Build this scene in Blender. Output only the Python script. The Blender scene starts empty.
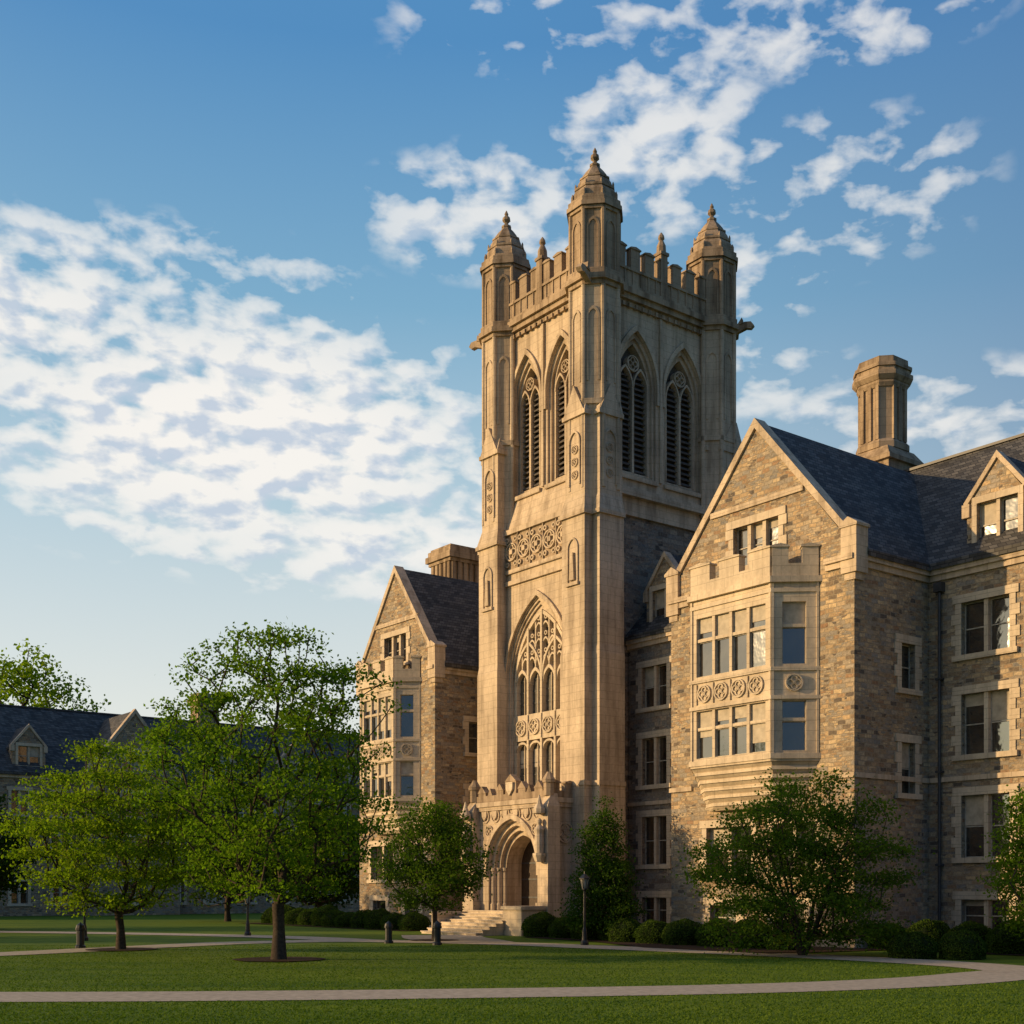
import bpy, bmesh, math, random
import numpy as np
from mathutils import Matrix, Vector
R=math.radians
random.seed(7)
sc=bpy.context.scene
sc.view_settings.view_transform='Standard'
col=sc.collection
# ------------------------------------------------------------ materials
def newmat(name):
    m=bpy.data.materials.new(name); m.use_nodes=True
    nt=m.node_tree
    for n in list(nt.nodes): nt.nodes.remove(n)
    out=nt.nodes.new('ShaderNodeOutputMaterial')
    return m,nt,out
class NB:
    def __init__(s,nt): s.nt=nt
    def n(s,t,**k):
        nd=s.nt.nodes.new(t)
        for a,b in k.items(): setattr(nd,a,b)
        return nd
    def link(s,a,b): s.nt.links.new(a,b)
    def put(s,sock,v):
        if isinstance(v,(int,float,tuple,list)): sock.default_value=v
        else: s.link(v,sock)
    def math(s,op,a,b=None,c=None,clamp=False):
        nd=s.n('ShaderNodeMath',operation=op); nd.use_clamp=clamp
        s.put(nd.inputs[0],a)
        if b is not None: s.put(nd.inputs[1],b)
        if c is not None: s.put(nd.inputs[2],c)
        return nd.outputs[0]
    def noise(s,vec,scale,detail=4,rough=.5,dist=0):
        nd=s.n('ShaderNodeTexNoise'); s.put(nd.inputs['Vector'],vec)
        nd.inputs['Scale'].default_value=scale; nd.inputs['Detail'].default_value=detail
        nd.inputs['Roughness'].default_value=rough; nd.inputs['Distortion'].default_value=dist
        return nd.outputs[0]
    def ramp(s,fac,stops,interp='LINEAR'):
        nd=s.n('ShaderNodeValToRGB'); nd.color_ramp.interpolation=interp
        e=nd.color_ramp.elements
        while len(e)<len(stops): e.new(.5)
        for i,(p,c) in enumerate(stops):
            e[i].position=p; e[i].color=(c[0],c[1],c[2],1) if len(c)==3 else c
        s.put(nd.inputs[0],fac); return nd.outputs[0]
    def mix(s,fac,a,b,mode='MIX'):
        nd=s.n('ShaderNodeMix',data_type='RGBA',blend_type=mode)
        s.put(nd.inputs[0],fac)
        s.put(nd.inputs[6],a if not isinstance(a,tuple) else (*a,1)[:4]); s.put(nd.inputs[7],b if not isinstance(b,tuple) else (*b,1)[:4])
        return nd.outputs[2]
    def bsdf(s,out,color,rough=.9,spec=.3,bump=None,bs=.3,bd=.02):
        p=s.n('ShaderNodeBsdfPrincipled'); s.put(p.inputs['Base Color'],color if not isinstance(color,tuple) else (*color,1)[:4])
        s.put(p.inputs['Roughness'],rough); p.inputs['Specular IOR Level'].default_value=spec
        if bump is not None:
            b=s.n('ShaderNodeBump'); b.inputs['Strength'].default_value=bs; b.inputs['Distance'].default_value=bd
            s.link(bump,b.inputs['Height']); s.link(b.outputs[0],p.inputs['Normal'])
        s.link(p.outputs[0],out.inputs[0]); return p
def wallcoord(b):
    tc=b.n('ShaderNodeTexCoord'); sp=b.n('ShaderNodeSeparateXYZ'); b.link(tc.outputs['Object'],sp.inputs[0])
    u=b.math('ADD',sp.outputs[0],sp.outputs[1])
    c=b.n('ShaderNodeCombineXYZ'); b.link(u,c.inputs[0]); b.link(sp.outputs[2],c.inputs[1])
    return tc.outputs['Object'],c.outputs[0],sp.outputs[2]
def brick(b,vec,w,h,mortar,c1=(0,0,0,1),c2=(1,1,1,1),off=.5,smooth=.3):
    nd=b.n('ShaderNodeTexBrick'); b.put(nd.inputs['Vector'],vec)
    nd.inputs['Scale'].default_value=1; nd.inputs['Brick Width'].default_value=w; nd.inputs['Row Height'].default_value=h
    nd.inputs['Mortar Size'].default_value=mortar; nd.inputs['Mortar Smooth'].default_value=smooth
    nd.inputs['Color1'].default_value=c1; nd.inputs['Color2'].default_value=c2; nd.inputs['Mortar'].default_value=(.5,.5,.5,1)
    nd.offset=off
    return nd.outputs['Color'],nd.outputs['Fac']
def distort(b,obj,vec,sc_,amt):
    nd=b.n('ShaderNodeTexNoise'); b.put(nd.inputs['Vector'],obj); nd.inputs['Scale'].default_value=sc_; nd.inputs['Detail'].default_value=1.5
    v=b.n('ShaderNodeVectorMath',operation='SUBTRACT'); b.link(nd.outputs['Color'],v.inputs[0]); v.inputs[1].default_value=(.5,.5,.5)
    w=b.n('ShaderNodeVectorMath',operation='SCALE'); b.link(v.outputs[0],w.inputs[0]); w.inputs['Scale'].default_value=amt
    a=b.n('ShaderNodeVectorMath',operation='ADD'); b.link(vec,a.inputs[0]); b.link(w.outputs[0],a.inputs[1])
    return a.outputs[0]
def mat_rubble(name,tone=1.0,cool=0.0,bw=.38,bh=.165):
    m,nt,out=newmat(name); b=NB(nt)
    obj,vec,z=wallcoord(b)
    v=distort(b,obj,vec,2.4,.12)
    c1,f1=brick(b,v,bw,bh,.016,off=.37)
    c2,f2=brick(b,v,bw*.62,bh*.5,.012,off=.5)
    big=b.noise(obj,.7,2)
    sel=b.math('GREATER_THAN',b.noise(obj,1.5,1),.56)
    cc=b.mix(sel,c1,c2); ff=b.mix(sel,f1,f2)
    def T(r,g,bl):
        l=(r+g+bl)/3; k=cool
        return tuple(tone*(c*(1-k)+l*q*k) for c,q in zip((r,g,bl),(.97,1.0,1.03)))
    colr=b.ramp(cc,[(0,T(.10,.088,.078)),(.14,T(.25,.185,.12)),(.28,T(.41,.305,.185)),(.42,T(.19,.182,.17)),(.57,T(.45,.35,.22)),(.71,T(.23,.215,.195)),(.85,T(.34,.26,.165)),(1,T(.25,.16,.10))])
    var=b.noise(obj,10,3,.65)
    colr=b.mix(.85,colr,b.ramp(var,[(.28,(.55,.55,.55)),(.72,(1.3,1.27,1.22))]),'MULTIPLY')
    colr=b.mix(.75,colr,b.ramp(big,[(.3,(.72,.74,.77)),(.7,(1.18,1.13,1.06))]),'MULTIPLY')
    colr=b.mix(b.math('MULTIPLY',ff,.6),colr,T(.25,.21,.155))
    h=b.math('ADD',b.math('SUBTRACT',1.0,ff),b.math('MULTIPLY',var,.9))
    h=b.math('ADD',h,b.math('MULTIPLY',cc,.6))
    b.bsdf(out,colr,.92,.2,h,1.0,.04)
    return m
def mat_lime(name,base=(.61,.505,.375),joint=.05,streak=.6):
    m,nt,out=newmat(name); b=NB(nt)
    obj,vec,z=wallcoord(b)
    c,f=brick(b,vec,.95,.38,.007,(.965,.965,.965,1),(1.02,1.018,1.015,1),.5,.3)
    n1=b.noise(obj,.5,3,.6); n2=b.noise(obj,7,4,.65)
    mp=b.n('ShaderNodeMapping'); b.link(obj,mp.inputs[0]); mp.inputs['Scale'].default_value=(2.2,2.2,.2)
    st=b.noise(mp.outputs[0],1.0,4,.65)
    colr=b.mix(1.0,base,c,'MULTIPLY')
    colr=b.mix(.65,colr,b.ramp(n2,[(.25,(.76,.75,.74)),(.75,(1.14,1.12,1.1))]),'MULTIPLY')
    colr=b.mix(.9,colr,b.ramp(n1,[(.3,(.74,.72,.70)),(.7,(1.12,1.09,1.05))]),'MULTIPLY')
    colr=b.mix(streak,colr,b.ramp(st,[(.36,(.42,.39,.36)),(.54,(1,1,1))]),'MULTIPLY')
    colr=b.mix(b.math('MULTIPLY',f,joint),colr,(.17,.14,.11))
    b.bsdf(out,colr,.88,.25,n2,.45,.02)
    return m
def mat_slate():
    m,nt,out=newmat('slate_roofing'); b=NB(nt)
    obj,vec,z=wallcoord(b)
    c,f=brick(b,vec,.34,.17,.014,(.5,.5,.5,1),(1.4,1.4,1.4,1),.5,.1)
    n=b.noise(obj,.8,3,.6)
    colr=b.mix(1.0,(.088,.085,.082),c,'MULTIPLY')
    colr=b.mix(.8,colr,b.ramp(n,[(.3,(.65,.68,.7)),(.7,(1.25,1.2,1.1))]),'MULTIPLY')
    colr=b.mix(b.math('MULTIPLY',f,.75),colr,(.02,.02,.022))
    b.bsdf(out,colr,.7,.25,b.math('SUBTRACT',1.0,f),.6,.02); return m
def mat_simple(name,color,rough=.8,spec=.3,nscale=6,amt=.4,metal=0):
    m,nt,out=newmat(name); b=NB(nt)
    tc=b.n('ShaderNodeTexCoord'); n=b.noise(tc.outputs['Object'],nscale,3,.6)
    c=b.mix(1.0,color,b.ramp(n,[(.25,(1-amt,)*3),(.75,(1+amt,)*3)]),'MULTIPLY')
    p=b.bsdf(out,c,rough,spec,n,.3,.01); p.inputs['Metallic'].default_value=metal
    return m
def mat_glass():
    m,nt,out=newmat('window_glass'); b=NB(nt)
    tc=b.n('ShaderNodeTexCoord'); n=b.noise(tc.outputs['Object'],.9,2)
    n2=b.noise(tc.outputs['Object'],2.2,2)
    c=b.ramp(n,[(.35,(.008,.008,.008)),(.7,(.055,.048,.036))])
    p=b.bsdf(out,c,.06,1.0,n2,.22,.03); p.inputs['IOR'].default_value=1.8; return m
def mat_leaf(name,c1,c2,trans=.35):
    m,nt,out=newmat(name); b=NB(nt)
    tc=b.n('ShaderNodeTexCoord'); n=b.noise(tc.outputs['Object'],.8,2)
    rnd=b.n('ShaderNodeAttribute',attribute_name='rnd')
    f=b.math('ADD',b.math('MULTIPLY',rnd.outputs['Fac'],.4),b.math('MULTIPLY',n,.65),clamp=True)
    c=b.ramp(f,[(.15,c1),(.85,c2)])
    d=b.n('ShaderNodeBsdfDiffuse'); b.link(c,d.inputs['Color'])
    t=b.n('ShaderNodeBsdfTranslucent'); b.link(b.mix(1.0,c,(1.1,1.35,.5),'MULTIPLY'),t.inputs[0])
    mx=b.n('ShaderNodeMixShader'); mx.inputs[0].default_value=trans
    b.link(d.outputs[0],mx.inputs[1]); b.link(t.outputs[0],mx.inputs[2]); b.link(mx.outputs[0],out.inputs[0])
    return m
RUB=mat_rubble('rubble_stone',1.25); RUBD=mat_rubble('dark_rubble_stone',1.0,.4,.5,.24)
LIME=mat_lime('limestone'); SLATE=mat_slate(); GLASS=mat_glass()
TRIM=mat_lime('pale_limestone',(.65,.555,.42),.04,.3)
WEA=mat_lime('weathered_limestone',(.43,.335,.235),.15,.85)
BLIND=mat_simple('window_blind',(.44,.38,.29),.7,.2,3,.3)
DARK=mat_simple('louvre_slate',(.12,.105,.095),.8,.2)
SASH=mat_simple('painted_sash',(.40,.36,.29),.6,.3)
LEAD=mat_simple('lead_metal',(.05,.05,.052),.5,.5)
WOOD=mat_simple('oak_door',(.05,.028,.015),.6,.4,8,.5)
LGLASS=mat_simple('leaded_glass',(.10,.09,.072),.22,.8,5,.6)
MATS=[RUB,LIME,SLATE,GLASS,BLIND,DARK,SASH,LEAD,WOOD,RUBD,TRIM,WEA,LGLASS]
iR,iL,iS,iG,iB,iD,iW,iP,iO,iQ,iT,iE,iK=range(13)
# ------------------------------------------------------------ mesh tools
class Fr:
    def __init__(s,p,t):
        l=math.hypot(*t); s.p=p; s.t=(t[0]/l,t[1]/l); s.n=(s.t[1],-s.t[0])
    def pt(s,a,z,d): return (s.p[0]+s.t[0]*a+s.n[0]*d, s.p[1]+s.t[1]*a+s.n[1]*d, z)
def FF(b): return Fr((0,b),(1,0))
def FR(a): return Fr((a,0),(0,1))
def FP(p,q): return Fr(p,(q[0]-p[0],q[1]-p[1]))
class M:
    def __init__(s): s.v=[]; s.f=[]; s.m=[]
    def add(s,vs,fs,mi):
        o=len(s.v); s.v+=[tuple(x) for x in vs]
        for f in fs: s.f.append([i+o for i in f]); s.m.append(mi)
    def merge(s,o):
        k=len(s.v); s.v+=o.v; s.f+=[[i+k for i in f] for f in o.f]; s.m+=o.m
    def hull(s,A,B,mi):
        n=len(A); fs=[list(range(n)),list(range(2*n-1,n-1,-1))]+[[i,(i+1)%n,n+(i+1)%n,n+i] for i in range(n)]
        s.add(list(A)+list(B),fs,mi)
    def prism(s,fr,poly,d0,d1,mi): s.hull([fr.pt(a,z,d0) for a,z in poly],[fr.pt(a,z,d1) for a,z in poly],mi)
    def fbox(s,fr,s0,s1,z0,z1,d0,d1,mi): s.prism(fr,[(s0,z0),(s1,z0),(s1,z1),(s0,z1)],d0,d1,mi)
    def box(s,x0,x1,y0,y1,z0,z1,mi): s.hull([(x0,y0,z0),(x1,y0,z0),(x1,y1,z0),(x0,y1,z0)],[(x0,y0,z1),(x1,y0,z1),(x1,y1,z1),(x0,y1,z1)],mi)
    def frust(s,A,z0,B,z1,mi): s.hull([(x,y,z0) for x,y in A],[(x,y,z1) for x,y in B],mi)
    def ring(s,fr,outer,inner,d0,d1,mi,closed=False):
        n=len(outer); rg=range(n if closed else n-1)
        for i in rg:
            j=(i+1)%n; q=[outer[i],outer[j],inner[j],inner[i]]
            s.prism(fr,q,d0,d1,mi)
    def rev(s,cx,cy,prof,n,mi,rot=22.5):
        for (r0,z0),(r1,z1) in zip(prof[:-1],prof[1:]):
            if abs(z1-z0)<1e-6: continue
            A=[(cx+r0*math.cos(R(rot)+i*2*math.pi/n),cy+r0*math.sin(R(rot)+i*2*math.pi/n)) for i in range(n)]
            B=[(cx+r1*math.cos(R(rot)+i*2*math.pi/n),cy+r1*math.sin(R(rot)+i*2*math.pi/n)) for i in range(n)]
            s.frust(A,z0,B,z1,mi)
    def obj(s,name,mat,root=None,smooth=False,label=None,mats=None):
        me=bpy.data.meshes.new(name); me.from_pydata(s.v,[],s.f)
        for mm in (mats or MATS): me.materials.append(mm)
        me.polygons.foreach_set('material_index',s.m)
        bm=bmesh.new(); bm.from_mesh(me); bmesh.ops.recalc_face_normals(bm,faces=bm.faces[:]); bm.to_mesh(me); bm.free()
        if smooth: me.polygons.foreach_set('use_smooth',[True]*len(me.polygons))
        o=bpy.data.objects.new(name,me); col.objects.link(o)
        if root is not None:
            o.parent=root
            if root.parent is None:
                o.matrix_parent_inverse=root.matrix_basis.inverted(); o.matrix_basis=mat
        else: o.matrix_basis=mat
        if label: o['label']=label
        return o
def carve(solid,cutters,mi):
    def mk(x):
        me=bpy.data.meshes.new('t'); me.from_pydata(x.v,[],x.f)
        bm=bmesh.new(); bm.from_mesh(me); bmesh.ops.recalc_face_normals(bm,faces=bm.faces[:]); bm.to_mesh(me); bm.free()
        o=bpy.data.objects.new('t',me); col.objects.link(o); return o
    so=mk(solid); tmp=[so]
    for c in cutters:
        if not c.f: continue
        co=mk(c); tmp.append(co)
        md=so.modifiers.new('b','BOOLEAN'); md.operation='DIFFERENCE'; md.solver='EXACT'; md.object=co
    dg=bpy.context.evaluated_depsgraph_get(); dg.update()
    ev=so.evaluated_get(dg); me=ev.to_mesh()
    r=M(); r.v=[tuple(v.co) for v in me.vertices]; r.f=[list(p.vertices) for p in me.polygons]; r.m=[mi]*len(r.f)
    ev.to_mesh_clear()
    for o in tmp:
        d=o.data; bpy.data.objects.remove(o); bpy.data.meshes.remove(d)
    return r
def empty(name,loc,label,cat,rot=0,group=None):
    e=bpy.data.objects.new(name,None); e.empty_display_size=.5; col.objects.link(e)
    e.matrix_basis=Matrix.Translation(loc)@Matrix.Rotation(rot,4,'Z')
    e['label']=label; e['category']=cat
    if group: e['group']=group
    return e
def arch(c,w,zs,rise,n=10,z0=None):
    s0,s1=c-w/2,c+w/2; Rr=(w*w/4+rise*rise)/w
    pts=[]
    if z0 is not None: pts.append((s0,z0))
    cl=s0+Rr; th=math.atan2(rise,c-cl) 
    for i in range(n+1):
        t=math.pi+(th-math.pi)*i/n; pts.append((cl+Rr*math.cos(t),zs+Rr*math.sin(t)))
    cr=s1-Rr; th2=math.atan2(rise,c-cr)
    for i in range(1,n+1):
        t=th2*(1-i/n); pts.append((cr+Rr*math.cos(t),zs+Rr*math.sin(t)))
    if z0 is not None: pts.append((s1,z0))
    return pts
def archz(x,w,zs,rise):
    Rr=(w*w/4+rise*rise)/w; return zs+math.sqrt(max(0,Rr*Rr-(abs(x)+Rr-w/2)**2))
def circ(c,z,r,n=14): return [(c+r*math.cos(2*math.pi*i/n),z+r*math.sin(2*math.pi*i/n)) for i in range(n)]
def quatre(m,fr,c,z,r,d0,d1,mi,n=10):
    m.ring(fr,circ(c,z,r,16),circ(c,z,r*.84,16),d0,d1,mi,True)
    for k in range(4):
        a=k*math.pi/2; cc,zz=c+r*.42*math.cos(a),z+r*.42*math.sin(a)
        m.ring(fr,circ(cc,zz,r*.40,n),circ(cc,zz,r*.26,n),d0,d1*.8 if d1>0 else d1-.02,mi,True)
def window(bf,root,cut,fr,s0,s1,z0,z1,nl=2,tr=(),surround=True,depth=.34,blind=.35,quoin=True):
    cut.fbox(fr,s0,s1,z0,z1,-depth,.3,0)
    m=M(); w=.24
    if surround:
        m.fbox(fr,s0-w-.12,s1+w+.12,z1,z1+.3,-.05,.06,iT)
        m.fbox(fr,s0-w-.1,s1+w+.1,z0-.2,z0,-.05,.13,iT)
        nq=max(3,int((z1-z0)/.36)); h=(z1-z0)/nq
        for i in range(nq):
            e=.16 if (i%2 and quoin) else 0
            m.fbox(fr,s0-w-e,s0,z0+i*h,z0+(i+1)*h-.012,-.05,.045,iT)
            m.fbox(fr,s1,s1+w+e,z0+i*h,z0+(i+1)*h-.012,-.05,.045,iT)
    lw=(s1-s0)/nl
    for i in range(1,nl): m.fbox(fr,s0+i*lw-.085,s0+i*lw+.085,z0,z1,-depth+.02,-.04,iT)
    for t in tr: m.fbox(fr,s0,s1,t-.07,t+.07,-depth+.03,-.06,iT)
    rows=[z0]+list(tr)+[z1]
    g=M()
    for i in range(nl):
        a0=s0+i*lw+(.085 if i else 0); a1=s0+(i+1)*lw-(.085 if i<nl-1 else 0)
        bl=random.random()<blind; bh=random.choice([.12,.2,.25,.35,.48])
        for j in range(len(rows)-1):
            q0=rows[j]+(.07 if j else 0); q1=rows[j+1]-(.07 if j<len(rows)-2 else 0)
            dd=-depth+.09
            e=.04
            for (x0,x1,y0,y1) in [(a0,a0+e,q0,q1),(a1-e,a1,q0,q1),(a0+e,a1-e,q0,q0+e),(a0+e,a1-e,q1-e,q1),(a0+e,a1-e,(q0+q1)/2-.022,(q0+q1)/2+.022)]:
                m.fbox(fr,x0,x1,y0,y1,dd-.03,dd+.04,iW)
            tl=random.uniform(-.014,.014); t2=random.uniform(-.014,.014)
            g.add([fr.pt(a0,q0,dd-tl-t2),fr.pt(a1,q0,dd+tl-t2),fr.pt(a1,q1,dd+tl+t2),fr.pt(a0,q1,dd-tl+t2)],[[0,1,2,3]],iG)
            zb=z1-(z1-z0)*bh
            if bl and q1>zb+.1:
                y0=max(q0,zb); dx=dd+.03
                g.add([fr.pt(a0,y0,dx),fr.pt(a1,y0,dx),fr.pt(a1,q1,dx),fr.pt(a0,q1,dx)],[[0,1,2,3]],iB)
    o=m.obj('window',bf,root); g.obj('glass',bf,o)
    return o
def crenel(m,fr,s0,s1,z0,zc,zt,d0,d1,mw=.9,gap=.6,mi=1,cope=True):
    m.fbox(fr,s0,s1,z0,zc,d0,d1,mi)
    L=s1-s0; n=max(1,int(round((L+gap)/(mw+gap)))); mw2=(L-(n-1)*gap)/n
    for i in range(n):
        x=s0+i*(mw2+gap)
        m.fbox(fr,x,x+mw2,zc,zt,d0,d1,mi)
        if cope: m.prism(fr,[(x-.05,zt),(x+mw2+.05,zt),(x+mw2+.05,zt+.06),(x+mw2*.5,zt+.14),(x-.05,zt+.06)],d0-.05,d1+.05,mi)
def gable_roof(m,a0,a1,b0,b1,ze,zp,th=.22,over=.0):
    c=(a0+a1)/2
    for sgn,ae in((-1,a0-over),(1,a1+over)):
        sl=(zp-ze)/((a1-a0)/2); zee=ze-over*sl
        pts=[(ae,zee+.02),(c,zp+.02),(c,zp+.02+th*1.4),(ae,zee+.02+th*1.4)]
        m.hull([(x,b0,z) for x,z in pts],[(x,b1,z) for x,z in pts],iS)
def ridge_roof(m,a0,a1,b0,b1,ze,zp,th=.22,over=.0):
    c=(b0+b1)/2
    for be in(b0-over,b1+over):
        sl=(zp-ze)/((b1-b0)/2); zee=ze-over*sl
        pts=[(be,zee+.02),(c,zp+.02),(c,zp+.02+th*1.4),(be,zee+.02+th*1.4)]
        m.hull([(a0,y,z) for y,z in pts],[(a1,y,z) for y,z in pts],iS)
    m.box(a0,a1,c-.12,c+.12,zp+.25,zp+.36,iP)
def coping(m,fr,s0,s1,ze,zp,d0,d1,th=.42,mi=1):
    c=(s0+s1)/2; k=th*1.3
    m.prism(fr,[(s0-.1,ze),(c,zp),(c,zp+k),(s0-.1,ze+k)],d0,d1,mi)
    m.prism(fr,[(c,zp),(s1+.1,ze),(s1+.1,ze+k),(c,zp+k)],d0,d1,mi)
def chimney(bf,root,ca,cb,z0,z1,r=1.1,boxy=False):
    m=M()
    def sq(e): return [(ca-e,cb-e),(ca+e,cb-e),(ca+e,cb+e),(ca-e,cb+e)]
    if boxy:
        e=r; m.frust(sq(e),z0,sq(e),z1-.9,iE)
        for k in range(5):
            x=-e+.16+k*(2*e-.32)/4
            m.box(ca+x-.13,ca+x+.13,cb-e-.1,cb+e+.1,z1-3.4,z1-.8,iE); m.box(ca-e-.1,ca+e+.1,cb+x-.13,cb+x+.13,z1-3.4,z1-.8,iE)
        for q,h0,h1 in((.16,-.9,-.7),(.3,-.7,-.35),(.18,-.35,-.05),(.06,-.05,.1)): m.frust(sq(e+q),z1+h0,sq(e+q),z1+h1,iE)
        return m.obj('chimney',bf,root)
    def oc(e):
        c=e*.45; return [(ca-e+c,cb-e),(ca+e-c,cb-e),(ca+e,cb-e+c),(ca+e,cb+e-c),(ca+e-c,cb+e),(ca-e+c,cb+e),(ca-e,cb+e-c),(ca-e,cb-e+c)]
    e=r*1.05; zz=z1-4.3
    m.frust(sq(e),z0,sq(e),zz-.4,iE); m.frust(sq(e+.16),zz-.4,sq(e+.16),zz-.2,iE)
    m.frust(sq(e+.1),zz-.2,sq(r*.85),zz+.3,iE)
    k=r*.76
    m.frust(oc(k),zz+.2,oc(k),z1-.7,iE); m.frust(oc(k+.16),zz+.3,oc(k+.16),zz+.55,iE); m.frust(oc(k+.16),zz+.55,oc(k),zz+.75,iE)
    for sx in(-1,0,1):
        for f in((0,1),(1,0)):
            for s_ in(-1,1):
                x=ca+(sx*.46*k if f[0]==0 else s_*k); y=cb+(sx*.46*k if f[0]==1 else s_*k)
                m.box(x-.09,x+.09,y-.09,y+.09,zz+.7,z1-1.1,iE)
    for q,h0,q1,h1 in((.05,-1.25,.13,-1.1),(.13,-1.1,.13,-.98),(.16,-.98,.3,-.8),(.3,-.8,.3,-.62),(.2,-.62,.18,-.4),(.26,-.4,.26,-.25),(.12,-.25,.1,.08)):
        m.frust(oc(k+q),z1+h0,oc(k+q1),z1+h1,iE)
    return m.obj('chimney',bf,root)
def dormer(bf,root,ca,b0,z0,ze,zp,w,depth):
    fr=FF(b0); s=M()
    pent=[(ca-w/2,z0),(ca+w/2,z0),(ca+w/2,ze),(ca,zp),(ca-w/2,ze)]
    s.prism(fr,pent,-depth,0,0); cut=M()
    m=M()
    wd=.33*w
    cut.fbox(fr,ca-wd,ca+wd,z0+.45,ze+.15,-.3,.3,0)
    m.merge(carve(s,[cut],iR))
    m.fbox(fr,ca-wd-.2,ca+wd+.2,ze+.15,ze+.4,-.05,.05,iT)
    for x0,x1 in((ca-wd-.2,ca-wd),(ca+wd,ca+wd+.2)): m.fbox(fr,x0,x1,z0+.45,ze+.15,-.05,.05,iT)
    coping(m,fr,ca-w/2,ca+w/2,ze,zp,-.35,.08,.2)
    m.fbox(fr,ca-w/2-.16,ca-w/2+.15,ze-.3,ze+.2,-.3,.1,iL); m.fbox(fr,ca+w/2-.15,ca+w/2+.16,ze-.3,ze+.2,-.3,.1,iL)
    m.fbox(fr,ca-.07,ca+.07,z0+.45,ze+.15,-.25,-.03,iT)
    m.fbox(fr,ca-wd-.25,ca+wd+.25,z0+.27,z0+.45,-.05,.14,iT)
    gable_roof(m,ca-w/2,ca+w/2,b0+.33,b0+depth,ze,zp,.12,.1)
    o=m.obj('dormer',bf,root)
    g=M()
    for x0,x1 in((ca-wd,ca-.07),(ca+.07,ca+wd)):
        zA,zB=z0+.45,ze+.15
        g.fbox(fr,x0,x1,zA,zB,-.29,-.22,iG); e=.05
        for (p,q,y0,y1) in [(x0,x0+e,zA,zB),(x1-e,x1,zA,zB),(x0+e,x1-e,zA,zA+e),(x0+e,x1-e,zB-e,zB),(x0+e,x1-e,(zA+zB)/2-.03,(zA+zB)/2+.03)]:
            g.fbox(fr,p,q,y0,y1,-.22,-.17,iW)
        if random.random()<.6: g.fbox(fr,x0+e,x1-e,zA+(zB-zA)*.5,zB-e,-.219,-.21,iB)
    g.obj('window',bf,o)
    return o
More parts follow.
